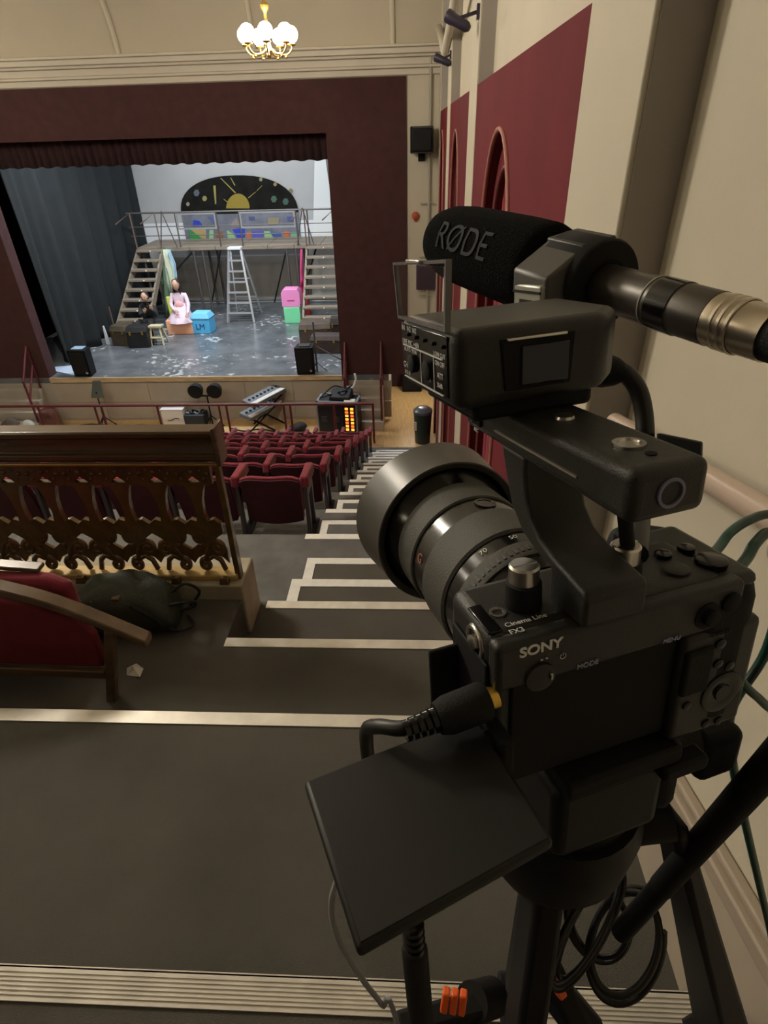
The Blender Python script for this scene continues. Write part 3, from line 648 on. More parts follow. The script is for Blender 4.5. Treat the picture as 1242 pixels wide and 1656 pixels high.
MB().tube([q for q in spline([c1p((-.1005, .012, -.140)), c1p((-.098, .014, -.30)), c1p((-.07, .06, -.62)), c1p((-.02, .12, -.985))], 8)], .0028, 10).build('lower_cord', M_cable, c1, smooth=70)
cable('charging_cable', [atd(552, 1405, .285), atd(536, 1462, .30), atd(548, 1520, .32), atd(585, 1582, .35), atd(618, 1625, .38), atd(645, 1665, .41), onz(700, 1900, Z0+.004)], .0017, mat('pale_grey_cable', (0.30, 0.31, 0.33), 0.5), 'thin pale grey cable hanging below the flip screen')
XC0 = loc(966, 598, .315)
xc = empty('microphone_cable', toW(XC0), 'thick black cable arching from the audio unit down behind the handle', 'cable')
def xp(v): return RM @ (Vector(v)-XC0)
xa = loc(1012, 604, .310); xb = loc(1034, 636, .31); xd = loc(1043, 690, .31); xe = loc(1040, 760, .305)
MB().lathe((0, 0, 0), xp(loc(1010, 603, .310)), [(-.006, .0092), (.004, .0090), (.010, .0072), (.0135, .0050)], 20).build('connector', M_rub, xc, smooth=40)
MB().tube(spline([xp(loc(995, 599, .312)), xp(xa), xp(xb), xp(xd), xp(xe), xp((.012, .020, .088))], 8), .0048, 12).build('cord', M_cable, xc, smooth=70)
vs1 = tag(MB().hexa([toW(q) for q in (loc(1062, 712, .30), loc(1133, 742, .285), loc(1136, 740, .30), loc(1066, 712, .315), loc(1062, 700, .30), loc(1134, 716, .285), loc(1137, 714, .30), loc(1066, 700, .315))]).build('cable_tie', M_black_soft, bevel=.001), 'black fabric cable tie strapped beside the camera handle', 'cable tie')
M_grcab = mat('green_black_cable', (0.01, 0.012, 0.012), 0.35, col2=(0.0, 0.10, 0.07), scale=60)
cable('green_cable', [toW((.0585, .034, .060)), atd(1160, 888, .30), atd(1180, 862, .31), atd(1210, 842, .32), atd(1246, 832, .33), atd(1285, 850, .34), atd(1300, 1000, .36), atd(1262, 1140, .36), atd(1222, 1125, .34), atd(1180, 1080, .33)], .0026, M_grcab, 'dark green cable looping above the camera grip')
cable('green_cable', [toW((.0600, .028, .050)), atd(1200, 912, .30), atd(1222, 878, .31), atd(1246, 862, .32), atd(1275, 900, .33), atd(1240, 1050, .36), atd(1182, 1150, .37), atd(1186, 1240, .39), atd(1205, 1330, .42), atd(1228, 1430, .46), atd(1248, 1520, .52), atd(1256, 1600, .60), onz(1290, 1720, Z0+.005)], .0029, M_grcab, 'dark green cable running down past the tripod to the floor')

# ------------------------------------------------------------ tripod
CR = Vector((.082, .190, -.345))
tri = empty('video_tripod', (CR.x, CR.y, Z0), 'black video tripod with orange lock levers carrying the camera', 'tripod')
tb = Vector((CR.x, CR.y, Z0))
T = lambda name, mb, m, par=tri, **k: mb.build(name, m, par, **k)
def W(v): return Vector(v)-tb
def TL(x, y, z): return W(toW((x, y, z)))
hx = MB()
def lbox(mb, x0, x1, y0, y1, z0, z1): return mb.hexa([TL(x0, y0, z0), TL(x1, y0, z0), TL(x1, y1, z0), TL(x0, y1, z0), TL(x0, y0, z1), TL(x1, y0, z1), TL(x1, y1, z1), TL(x0, y1, z1)])
T('quick_release_plate', lbox(MB(), -.028, .030, -.004, .070, -.010, -.0005), M_blackmat, bevel=.002)
T('head', lbox(MB(), -.030, .028, .0, .062, -.055, -.010), M_black, bevel=.006, seg=3)
T('head_side', lbox(MB(), .028, .046, .006, .052, -.060, -.014), M_rub, bevel=.008, seg=3)
T('plate_lock', lbox(MB(), .020, .044, -.006, .004, -.018, -.010), M_blackmat, bevel=.002)
T('tilt_knob', MB().cyl(TL(.046, .030, -.040), TL(.066, .030, -.042), .017, .015, 24), M_rub, smooth=40)
T('handle_clamp', lbox(MB(), .066, .092, .014, .046, -.062, -.032), M_blackmat, bevel=.005)
T('pan_base', MB().cyl(W((CR.x, CR.y, CR.z+.045)), W((CR.x, CR.y, CR.z+.075)), .036, .032, 32), M_black, smooth=40)
T('bowl', MB().lathe(W(CR), (0, 0, 1), [(-.050, .012), (-.035, .020), (-.02, .034), (.0, .042), (.030, .044), (.045, .040)], 32), M_black, smooth=40)
bp0 = atd(1004, 1508, .40); bp1 = atd(1290, 1186, .275)
T('pan_handle', MB().cyl(W(bp0), W(bp1), .0066, .0066, 18), M_black, smooth=40)
T('pan_handle_grip', MB().cyl(W(bp0+(bp1-bp0)*.30), W(bp1), .0070, .0080, 18), M_rub, smooth=40)
ft1 = onz(822, 1700, Z0); ft3 = Vector((.035, -.10, Z0))
a2 = atd(1084, 1322, .33); ft2 = onz(1243, 1716, Z0); ft2.x = min(ft2.x, .498)
def leg(top, foot, w0, w1, lock, flip=1):
    top = Vector(top); foot = Vector(foot); mid = top+(foot-top)*lock
    d = (foot-top).normalized()
    u, v, _ = frame(d)
    m_ = MB()
    q = []
    for P, ww in ((top, w0), (mid, w1)): q += [W(P-u*ww-v*ww*.5), W(P+u*ww-v*ww*.5), W(P+u*ww+v*ww*.5), W(P-u*ww+v*ww*.5)]
    lg = m_.add(q, [(0,3,2,1),(4,5,6,7),(0,1,5,4),(1,2,6,5),(2,3,7,6),(3,0,4,7)]).build('leg', M_black, tri, bevel=.004)
    MB().cyl(W(mid), W(foot+Vector((0, 0, .02))-d*.0), w1*.62, w1*.55, 18).build('lower_tube', mat('dark_aluminium', (0.05, 0.05, 0.05), 0.35, 0.6), lg, smooth=40)
    MB().bar(W(mid-d*.035), W(mid+d*.02), w1*2.3, w1*1.6, up=v).build('leg_lock', M_blackmat, lg, bevel=.004)
    MB().sphere(W(foot+Vector((0, 0, .019))), .019, 16, 10).build('rubber_foot', M_rub, lg, smooth=60)
    return lg, mid, d, u, v
lg1 = leg((CR.x+.004, CR.y+.012, CR.z-.015), ft1, .019, .026, .62)
lg3 = leg((CR.x-.006, CR.y-.018, CR.z-.015), ft3, .017, .020, .55)
lg2 = leg((a2.x, a2.y, a2.z), ft2, .0105, .046, .93)
T('leg_hinge', MB().cyl(W((CR.x+.03, CR.y, CR.z+.01)), W(a2), .014, .012, 16), M_black, smooth=40)
# lock levers with orange grips low on the legs
pa = atd(742, 1625, .50); pb_ = atd(898, 1592, .53)
le = T('lock_lever', MB().bar(W(atd(640, 1662, .50)), W(atd(792, 1622, .52)), .020, .018), M_blackmat, bevel=.004)
T('lock_body', MB().cyl(W(atd(762, 1622, .515)), W(atd(796, 1612, .545)), .016, .016, 18), M_blackmat, smooth=40)
u_ = (ray(1, 0)-ray(0, 0)).normalized(); v_ = (ray(0, 0)-ray(0, 1)).normalized()
def grip_(c, n, w_, h_, tilt):
    for k in range(n):
        a = math.radians(tilt); ex = u_*math.cos(a)+v_*math.sin(a); ey = -u_*math.sin(a)+v_*math.cos(a)
        cc = c+ex*((k-(n-1)/2)*w_*1.18)
        T('orange_grip', MB().bar(W(cc-ey*h_/2), W(cc+ey*h_/2), w_, .010, up=-ray(700, 1600)), M_orange, bevel=.0015)
grip_(atd(734, 1619, .487), 3, .0062, .017, -8)
grip_(atd(899, 1592, .505), 1, .0075, .022, 28)
T('lock_lever', MB().bar(W(atd(884, 1560, .53)), W(atd(930, 1662, .53)), .022, .020), M_blackmat, bevel=.004)
T('lock_body', MB().cyl(W(atd(905, 1612, .54)), W(atd(950, 1668, .54)), .016, .017, 18), M_black, smooth=40)
# bundle of black cable hung under the head
def loop(name, cpx, dep, rx, ry, tilt, turns, r, label, ph=0):
    c = atd(cpx[0], cpx[1], dep); pts = []
    N = int(40*turns)
    for i in range(N+1):
        a = ph+2*math.pi*turns*i/N; j = 1+.10*math.sin(a*.63+ph)
        x = rx*j*math.cos(a); y = ry*j*math.sin(a); t = math.radians(tilt)
        pts.append(c+u_*(x*math.cos(t)-y*math.sin(t))+v_*(x*math.sin(t)+y*math.cos(t))+ray(cpx[0], cpx[1])*(.012*math.sin(a*.8)))
    b = pts[0].copy()
    o = MB().tube([p-b for p in pts], r, 8).build(name, M_cable, None, smooth=70); o.location = b
    return tag(o, label, 'cable')
loop('coiled_cable', (1012, 1528), .47, .028, .044, -12, 1.9, .0030, 'single large loop of black cable hanging beside the tripod leg', 1.0)
loop('coiled_cable', (950, 1500), .47, .014, .052, -28, 4.6, .0024, 'tight bundle of coiled black cable under the tripod head', 0.4)
loop('coiled_cable', (968, 1490), .49, .024, .034, 20, 2.6, .0022, 'loose tangle of thin black cable behind the tight bundle', 2.0)
# ============================================================ red theatre seats
def make_seat(arms):
    t = empty('theatre_seat', (0, 0, 0), 'x', 'seat')
    # origin: floor under the middle of the back; +y faces the stage
    Wd = .225; N = 10
    def backpt(u, v, d):        # u -1..1, v 0..1, d depth 0 rear / 1 front
        zt = .585-.055*abs(u)**4-.010*(1-u*u)
        z = .115+.02*abs(u)**2+(zt-.115)*v
        y = -.10*(v**1.2)-.020*(1-u*u)+d*(.075-.02*v)
        return (u*Wd*(0.94+.06*v), y, z)
    m = MB(); us = [-1+2*i/N for i in range(N+1)]; vv = [0, .25, .5, .75, .93, 1.0]
    def grid(d, flip):
        k = len(m.v)
        for v in vv:
            for u in us: m.v.append(Vector(backpt(u, v, d)))
        for j in range(len(vv)-1):
            for i in range(N):
                a = k+j*(N+1)+i; m.f.append([a, a+1, a+N+2, a+N+1])
        return k
    m2 = MB()
    k0 = grid(.35, 0); k1 = grid(1, 0); nn = N+1; R_ = len(vv)
    for i in range(N):
        m.f.append([k0+i, k1+i, k1+i+1, k0+i+1]); a = k0+(R_-1)*nn+i; b = k1+(R_-1)*nn+i; m.f.append([a, a+1, b+1, b])
    for j in range(R_-1):
        for s in (0, N): a = k0+j*nn+s; b = k1+j*nn+s; m.f.append([a, a+nn, b+nn, b])
    m.build('backrest', M_seat, t, smooth=50, bevel=.008)
    m = MB(); vv = [0, .3, .6, .90, .965]
    k0 = grid(0, 0); k1 = grid(.36, 0); R_ = len(vv)
    for i in range(N):
        m.f.append([k0+i, k1+i, k1+i+1, k0+i+1]); a = k0+(R_-1)*nn+i; b = k1+(R_-1)*nn+i; m.f.append([a, a+1, b+1, b])
    for j in range(R_-1):
        for s in (0, N): a = k0+j*nn+s; b = k1+j*nn+s; m.f.append([a, a+nn, b+nn, b])
    m.build('back_board', M_seatback, t, smooth=50)
    MB().hexa([(-.215, .06, .18), (.215, .06, .18), (.215, .135, .18), (-.215, .135, .18), (-.205, .05, .47), (.205, .05, .47), (.205, .105, .47), (-.205, .105, .47)]).build('seat_cushion', M_seat, t, bevel=.02, seg=3)
    for s in arms:
        x = s*.262
        MB().hexa([(x-.036, -.08, .480), (x+.036, -.08, .480), (x+.036, .22, .465), (x-.036, .22, .465), (x-.031, -.075, .575), (x+.031, -.075, .575), (x+.031, .21, .55), (x-.031, .21, .55)]).build('armrest', M_seat, t, bevel=.016, seg=3)
        l = MB(); l.bar((x, -.04, .0), (x, -.03, .48), .03, .05, up=(0, 1, 0)); l.bar((x, .16, 0), (x, .16, .47), .03, .05, up=(0, 1, 0))
        l.box(x-.015, x+.015, -.05, .17, .38, .48)
        l.build('stanchion', mat('grey_cast_metal', (0.10, 0.09, 0.10), 0.45, 0.4), t, bevel=.004)
        MB().box(x-.035, x+.035, -.08, .22, .0, .014).build('foot_plate', M_blackmat, t)
    return t
seatA = make_seat((1, -1)); seatB = make_seat((-1,))
cols = [5, 6, 7, 7, 7, 7, 7, 7]; usedA = usedB = False
for n in range(8):
    zf = P0z-2*R*(n+1) if n < 7 else FZ+.002
    for c in range(cols[n]):
        if c == 0:
            o = seatA if not usedA else copy_tree(seatA); usedA = True
            o['label'] = 'maroon velvet theatre seat beside the taped aisle steps, end of the %s row' % ORD[n]
        else:
            o = seatB if not usedB else copy_tree(seatB); usedB = True
            o['label'] = 'maroon velvet theatre seat in the %s row, away from the aisle' % ORD[n]
        o['group'] = 'seats in the %s row' % ORD[n]
        o.location = (-1.075-.53*c, E0+DR*n+.53+.012*math.sin(n*5+c*3), zf)

# ============================================================ carved screen
M_carve = mat('gilded_brown_carving', (0.12, 0.068, 0.022), 0.25, 0.2, var=0.35, scale=14, coat=0.4)
M_capw = wood('polished_cap_wood', (0.105, 0.058, 0.026), (0.05, 0.027, 0.012), 0.25, (1.2, 10, 10), 0.6)
SY = 1.86; PZ = Z0-2*R+0.075; ST = -.995
SXR = -.712; SXL = -2.35
scr = empty('carved_screen', (-.9, SY, PZ), 'long openwork carved screen with gilded scrolls and a polished wooden cap', 'screen')
sb = Vector((-.9, SY, PZ))
def S(v): return Vector(v)-sb
prof = [(-.045, -.008), (-.040, .0), (.022, .0), (.028, -.010), (.022, -.03), (.012, -.13), (-.020, -.13), (-.022, -.118), (-.040, -.112), (-.040, -.096), (-.026, -.088), (-.020, -.060), (-.026, -.034), (-.042, -.024)]
cap = MB().prism([(a, b) for a, b in prof], S((SXL, SY, -.852)), (0, 1, 0), (0, 0, 1), (SXR+.018-SXL, 0, 0)).build('cap_rail', M_capw, scr, bevel=.002)
MB().box(SXR+.016-sb.x, SXR+.034-sb.x, -.052, .034, -.985-sb.z, -.838-sb.z).build('cap_end', M_capw, cap, bevel=.004)
MB().cyl(S((SXL, SY-.022, -.990)), S((SXR+.012, SY-.022, -.990)), .007, n=10).build('bead', mat('gilt_bead', (0.40, 0.24, 0.07), 0.3, 0.4), scr, smooth=60)
MB().box(SXL-sb.x, SXR-sb.x, -.035, .035, 0.0, .028).build('base_rail', mat('gilt_base', (0.42, 0.29, 0.11), 0.35, 0.2, var=0.2, scale=10), scr, bevel=.006)
MB().prism([(-.02, PZ), (.02, PZ), (.022, -1.40), (.014, -1.22), (.016, -.99), (-.016, -.99), (-.014, -1.22), (-.022, -1.40)], S((SXR-.012, SY, 0)), (0, 1, 0), (0, 0, 1), (.022, 0, 0)).build('end_post', M_carve, scr, bevel=.003)
PT = .142; H = ST-PZ       # motif pitch, height of the openwork
nm = int((SXR-SXL)/PT)
# one motif: splat between openings, perforated frieze, S-scrolls and C-scrolls below
def spiral(c, r0, turns, dirn, a0, n=22):
    return [Vector((c[0]+r0*(1-.78*i/n)*math.cos(a0+dirn*turns*2*math.pi*i/n), 0, c[1]+r0*(1-.78*i/n)*math.sin(a0+dirn*turns*2*math.pi*i/n))) for i in range(n+1)]
hw = PT/2
splat = [(-.022, .275), (-.015, .32), (-.018, .37), (-.030, .42), (-.046, .455), (.046, .455), (.030, .42), (.018, .37), (.015, .32), (.022, .275), (.034, .255), (-.034, .255)]
mS = MB().prism(splat, (0, -.012, 0), (1, 0, 0), (0, 0, 1), (0, .024, 0)).mesh('splat', 30)
fz = MB()
outer = [(-hw, .445), (-hw, H-.004), (hw, H-.004), (hw, .445), (.048, .435), (.030, .452), (.012, .470), (0, .478), (-.012, .470), (-.030, .452), (-.048, .435)]
fz.prism(outer, (0, -.010, 0), (1, 0, 0), (0, 0, 1), (0, .020, 0))
mF = fz.mesh('frieze', 30)
bs = MB()
for (x, z, r) in ((-.055, .492, .0085), (-.030, .505, .0065), (0, .500, .010), (.030, .505, .0065), (.055, .492, .0085), (-.042, .470, .006), (.042, .470, .006)):
    bs.sphere((x, -.011, z), r, 10, 6)
mB = bs.mesh('bosses', 60)
sA = MB().tube(spiral((-.030, .165), .034, 1.35, 1, -1.4)+[], .0115, 8).tube([Vector((-.024, 0, .132)), Vector((-.004, 0, .150)), Vector((.010, 0, .185)), Vector((.014, 0, .225))], .0120, 8).mesh('scroll', 60)
sC = MB().tube(spiral((.034, .120), .028, 1.3, -1, 1.6), .0110, 8).tube([Vector((.034, 0, .148)), Vector((.010, 0, .140)), Vector((-.010, 0, .108)), Vector((-.022, 0, .070))], .0115, 8).mesh('scroll', 60)
sD = MB().tube(spiral((-.026, .052), .026, 1.25, 1, 1.0), .0105, 8).tube([Vector((-.012, 0, .075)), Vector((.012, 0, .088)), Vector((.036, 0, .070)), Vector((.048, 0, .030))], .0105, 8).mesh('scroll', 60)
sE = MB().prism([(-.071, .185), (-.05, .172), (-.02, .150), (0, .120), (.02, .150), (.05, .172), (.071, .185), (.071, .222), (.045, .240), (0, .226), (-.045, .240), (-.071, .222)], (0, -.010, 0), (1, 0, 0), (0, 0, 1), (0, .020, 0)).mesh('crossbar', 40)
sG = MB().prism([(-.071, .060), (-.050, .085), (-.02, .098), (0, .092), (.02, .098), (.050, .085), (.071, .060), (.071, .118), (.04, .138), (0, .126), (-.04, .138), (-.071, .118)], (0, -.006, 0), (1, 0, 0), (0, 0, 1), (0, .012, 0)).mesh('tie', 40)
for me in (sA, sC, sD, sE, sG):
    for v in me.vertices: v.co.z *= 1.20
for me in (mS, mF, mB, sA, sC, sD, sE, sG): me.materials.append(M_carve)
def put(name, me, x, mir=1):
    o = bpy.data.objects.new(name, me); COL.objects.link(o); o.parent = scr; o.location = (x, 0, 0); o.scale = (mir, 1, 1); return o
for k in range(nm):
    x = SXR-.03-hw-PT*k-sb.x; mi = 1 if k % 2 == 0 else -1
    put('splat', mS, x); put('frieze', mF, x); put('boss_cluster', mB, x)
    put('scroll', sA, x, mi); put('scroll', sC, x, mi); put('scroll', sD, x, mi); put('crossbar', sE, x); put('tie_bar', sG, x)
# little feet of the screen on the plinth
for k in range(7):
    x = SXR-.05-.20*k-sb.x; MB().hexa([(x-.02, -.060, 0), (x+.02, -.060, 0), (x+.02, -.035, 0), (x-.02, -.035, 0), (x-.016, -.052, .03), (x+.016, -.052, .03), (x+.016, -.035, .03), (x-.016, -.035, .03)]).build('foot', M_carve, scr, bevel=.003)

# ============================================================ wooden bench with red upholstery
M_benchw = wood('bench_wood', (0.15, 0.09, 0.045), (0.075, 0.043, 0.021), 0.4, (2, 8, 8), 0.3)
LZ = Z0-2*R
bf = onz(181, 1131, LZ); BYp = bf.y
bench = empty('upholstered_bench', (bf.x-.25, BYp, LZ), 'old wooden bench with a sloping arm and red upholstered back on the landing', 'bench')
bo = Vector((bf.x-.25, BYp, LZ))
def B(v): return Vector(v)-bo
p_ = lambda x, y, dy=0: B(ony(x, y, BYp+dy))
top = [(-260, 930), (-60, 940), (0, 953), (60, 968), (112, 985), (170, 1008), (240, 1037)]
arm = spline([p_(x, y) for x, y in top], 6)
am = MB()
for a, b in zip(arm[:-1], arm[1:]): pass
q = []; fs_ = []
for i, a in enumerate(arm):
    hh = .014
    q += [a+Vector((0, -.018, -hh)), a+Vector((0, .030, -hh)), a+Vector((0, .030, hh)), a+Vector((0, -.018, hh))]
    if i: k = 4*i; fs_ += [(k-4, k-3, k+1, k), (k-3, k-2, k+2, k+1), (k-2, k-1, k+3, k+2), (k-1, k-4, k, k+3)]
fs_ += [(0, 3, 2, 1), (4*len(arm)-4, 4*len(arm)-3, 4*len(arm)-2, 4*len(arm)-1)]
am.add(q, fs_).build('arm_rail', M_benchw, bench, smooth=50, bevel=.005)
MB().bar(p_(178, 1018)+Vector((0, .004, 0)), p_(181, 1131)+Vector((0, .004, 0)), .030, .034, up=(0, 1, 0)).build('leg', M_benchw, bench, bevel=.004)
MB().bar(Vector((p_(181, 1131).x-.06, .30, .20)), Vector((p_(181, 1131).x-.06, .30, 0)), .030, .034, up=(0, 1, 0)).build('leg', M_benchw, bench, bevel=.004)
MB().bar(p_(-260, 1072), p_(172, 1089), .022, .034).build('bottom_rail', M_benchw, bench, bevel=.004)
pan = [(168, 1080), (-250, 1064), (-250, 950), (-60, 962), (0, 974), (60, 988), (112, 1004), (150, 1030)]
pp = [p_(x, y) for x, y in pan]
MB().add(pp+[v+Vector((0, .035, 0)) for v in pp], [list(range(8)), [8+i for i in range(8)][::-1]]+[[i, (i+1) % 8, 8+(i+1) % 8, 8+i] for i in range(8)]).build('back_panel', mat('bench_red', (0.15, 0.010, 0.018), 0.8, var=.15, scale=20), bench, bevel=.008)
cu = [p_(x, y, .045) for x, y in ((-250, 915), (0, 936), (70, 938), (108, 952), (122, 985), (122, 1010), (-250, 1000))]
MB().add(cu+[v+Vector((0, .05, .0)) for v in cu], [list(range(7)), [7+i for i in range(7)][::-1]]+[[i, (i+1) % 7, 7+(i+1) % 7, 7+i] for i in range(7)]).build('head_cushion', M_seat, bench, bevel=.02, seg=3)
MB().bar(cu[0]+Vector((0, .05, .008)), cu[2]+Vector((-.03, .05, .008)), .04, .014).build('cap_strip', M_benchw, bench, bevel=.004)
MB().box(pp[1].x, pp[0].x-.22, .06, .28, .17, .21).build('seat', M_seat, bench, bevel=.015)

# ============================================================ dark bag on the landing
bgc = Vector((-1.085, 1.66, LZ))
bag = empty('holdall', bgc, 'dark green fabric holdall slumped on the landing by the screen', 'bag')
bag.rotation_euler = (0, 0, math.radians(8))
M_bag = mat('dark_green_nylon', (0.034, 0.042, 0.030), 0.6, var=.2, scale=20, bump=.3, bscale=120)
m = MB(); nu, nv = 20, 12
for i in range(nu+1):
    u = i/nu; x = -.20+.37*u
    e = (1-abs(2*u-1)**5)**.5 if 0 < u < 1 else .15
    hgt = (.168+.055*math.sin(u*3.0+.4))*(.55+.45*e); dep = .105*(.6+.4*e)
    for j in range(nv):
        a = 2*math.pi*j/nv; cx_, sx_ = math.cos(a), math.sin(a)
        px2 = abs(cx_)**.7*(1 if cx_ > 0 else -1); pz2 = abs(sx_)**.7*(1 if sx_ > 0 else -1)
        m.v.append(Vector((x, dep*px2+.008*math.sin(u*11+j), hgt*(.5+.5*pz2)*(1+.04*math.sin(u*17+j*2)))))
for i in range(nu):
    for j in range(nv): a = i*nv+j; b = i*nv+(j+1) % nv; m.f.append([a, b, b+nv, a+nv])
m.f.append(list(range(nv))); m.f.append([nu*nv+j for j in range(nv)][::-1])
m.build('bag_body', M_bag, bag, smooth=60)
MB().tube(spline([(-.12, -.088, .04), (-.115, -.10, .12), (-.10, -.075, .185), (-.08, -.02, .20)], 6), .006, 8).build('pale_strap', mat('pale_webbing', (0.35, 0.30, 0.18), 0.7), bag, smooth=60)
MB().tube(spline([(.02, -.08, .17), (.09, -.12, .15), (.13, -.11, .08), (.10, -.10, .03)], 6), .008, 8).build('handle', M_black_soft, bag, smooth=60)
for k, pts in enumerate(([(.14, -.03, .10), (.20, -.06, .13), (.245, -.02, .10), (.22, .02, .04), (.15, .01, .03)], [(.15, .02, .12), (.21, .03, .15), (.25, .05, .09), (.20, .05, .02)], [(.12, -.07, .05), (.18, -.10, .03), (.23, -.06, .015), (.20, .0, .012)])):
    MB().tube(spline(pts, 6), .006, 8).build('shoulder_strap', M_black_soft, bag, smooth=60)
cr_ = tag(MB().add([(0, 0, 0), (.03, .01, .018), (.055, -.012, .006), (.05, .03, .002), (.02, .045, .012), (-.012, .03, .003), (.02, .02, .03)], [(0, 1, 6), (1, 2, 3), (1, 3, 6), (3, 4, 6), (4, 5, 6), (5, 0, 6), (0, 2, 1), (0, 5, 4, 3, 2)]).build('crumpled_paper', mat('white_paper', (0.6, 0.58, 0.52), 0.8)), 'small crumpled white paper on the carpet by the bench leg', 'paper')
cr_.location = onz(205, 1092, LZ)
# ============================================================ on the stage
# gathered border curtain
m = MB(); N = 150; pr = None
vs_ = []; fs_ = []
for k in range(N+1):
    x = OL+.01+(OR_-OL-.02)*k/N
    y = PY+.36+.035*math.sin(k*1.9)+.02*math.sin(k*.7); zb = -.40+.012*math.sin(k*.9)
    vs_ += [(x, y, .30), (x, y+.01*math.sin(k*2.2), zb)]
    if k: fs_.append((2*k-2, 2*k, 2*k+1, 2*k-1))
m.add([(a, b, c) for a, b, c in vs_], fs_)
bc = m.build('border_curtain', M_maroon2, None, smooth=80)
sol = bc.modifiers.new('thick', 'SOLIDIFY'); sol.thickness = .012
tag(bc, 'gathered black maroon border curtain under the top of the stage opening', 'curtain')
# dark side drape along the far side
def drape(name, y0, y1, xf, z0, z1, folds, amp, pull, m_, label, ny=120, nz=24):
    mb = MB(); vs_ = []; fs_ = []
    for i in range(ny+1):
        t = i/ny
        for j in range(nz+1):
            s = j/nz; z = z0+(z1-z0)*s
            ph = t*folds*2*math.pi+pull*s*s
            a = amp*(.35+.65*s)
            vs_.append((xf(t)+a*math.sin(ph)+.4*a*math.sin(2.3*ph+1.7)+.12*s*math.sin(3.1*t+2), y0+(y1-y0)*t+.25*a*math.cos(1.3*ph), z))
    for i in range(ny):
        for j in range(nz):
            a = i*(nz+1)+j; fs_.append((a, a+1, a+nz+2, a+nz+1))
    o = mb.add(vs_, fs_).build(name, m_, None, smooth=80)
    so_ = o.modifiers.new('thick', 'SOLIDIFY'); so_.thickness = .01
    return tag(o, label, 'curtain')
drape('stage_drape', 12.75, 18.42, lambda t: -8.05+.28*t, .6, SZ+.02, 7.0, .13, 2.2, M_drape, 'dark green black drape hanging in folds down the side of the stage')
# wall paint below the deck and white skirting
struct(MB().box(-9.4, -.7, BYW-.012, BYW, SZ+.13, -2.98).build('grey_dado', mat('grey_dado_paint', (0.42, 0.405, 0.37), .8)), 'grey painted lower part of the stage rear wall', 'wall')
struct(MB().box(-9.4, -.7, BYW-.03, BYW, SZ, SZ+.13).build('baseboard_back', M_backwall), 'white skirting at the foot of the stage rear wall', 'skirting')
struct(MB().box(-9.4, -.7, BYW-.012, BYW, -2.98, -2.06).build('white_band', mat('white_band_paint', (.78, .79, .80), .7)), 'white painted band across the middle of the stage rear wall', 'wall')
# white flat at the side
fl_ = [ony(x, y, 18.38) for x, y in ((509, 240), (524, 240), (549, 420), (498, 420))]
fl_ = [Vector((v.x, 18.38, v.z)) for v in fl_]
fb = Vector((fl_[3].x, 18.38, SZ))
wf = tag(MB().add([v-fb for v in fl_[:2]]+[Vector((fl_[2].x+.1-fb.x, 0, 0)), Vector((0, 0, 0))]+[v-fb+Vector((0, .04, 0)) for v in fl_[:2]]+[Vector((fl_[2].x+.1-fb.x, .04, 0)), Vector((0, .04, 0))],
     [(0, 1, 2, 3), (7, 6, 5, 4), (0, 4, 5, 1), (1, 5, 6, 2), (2, 6, 7, 3), (3, 7, 4, 0)]).build('scenery_flat', mat('bright_white_paint', (0.80, 0.82, 0.80), .7)), 'tall tapering white scenery flat at the side of the rear wall', 'scenery')
wf.location = fb
# ---------------- painted arch with sun
AY = BYW-.06
def A(x, y): v = ony(x, y, AY); return (v.x, v.z)
ax0, az0 = -6.62, -2.80; ax1 = -3.25; azs = -1.85; azt = -.90
arc = empty('painted_arch', ((ax0+ax1)/2, AY, az0), 'painted arched window with a yellow sun and coloured panes on the rear wall', 'scenery')
ab = Vector(((ax0+ax1)/2, AY, az0)); hwA = (ax1-ax0)/2
def semi(r, zb, ht, n=24, p=2.3): return [(-r*(abs(math.cos(math.pi*i/n))**(2/p))*(1 if math.cos(math.pi*i/n) > 0 else -1), zb+ht*(math.sin(math.pi*i/n)**(2/p))) for i in range(n+1)]
up_ = [(x, z-az0) for x, z in semi(hwA, azs, azt-azs)]
MB().prism(up_, (0, 0, 0), (1, 0, 0), (0, 0, 1), (0, .04, 0)).build('night_panel', mat('painted_night', (0.012, 0.011, 0.009), .85, spec=.15, var=.4, scale=3), arc)
MB().box(-hwA, hwA, 0, .04, 0, azs-az0).build('window_base', mat('painted_slate', (0.16, 0.17, 0.21), .6, var=.3, scale=3), arc)
def pane(name, poly, col, d=.012):
    q = [A(x, y) for x, y in poly]
    return MB().prism([(a-ab.x, b-ab.z) for a, b in q], (0, -d, 0), (1, 0, 0), (0, 0, 1), (0, d, 0)).build(name, mat('pane_%d_%d_%d' % tuple(int(c*100) for c in col), col, .45), arc)
sun = [(385+19*math.cos(math.pi*i/14), 337-24*math.sin(math.pi*i/14)) for i in range(15)]
pane('sun', sun, (0.30, 0.22, 0.03), .02)
for (x0, y0, x1, y1, w_) in ((381, 312, 357, 288, 2.0), (380, 300, 373, 287, 1.6), (402, 320, 416, 308, 1.4), (372, 330, 362, 322, 1.4), (347, 300, 349, 330, 4.0), (412, 312, 424, 300, 1.2)):
    dx_, dy_ = x1-x0, y1-y0; l = math.hypot(dx_, dy_); nx_, ny_ = -dy_/l*w_/2, dx_/l*w_/2
    pane('sun_ray', [(x0+nx_, y0+ny_), (x1+nx_*.5, y1+ny_*.5), (x1-nx_*.5, y1-ny_*.5), (x0-nx_, y0-ny_)], (0.33, 0.28, 0.08), .015)
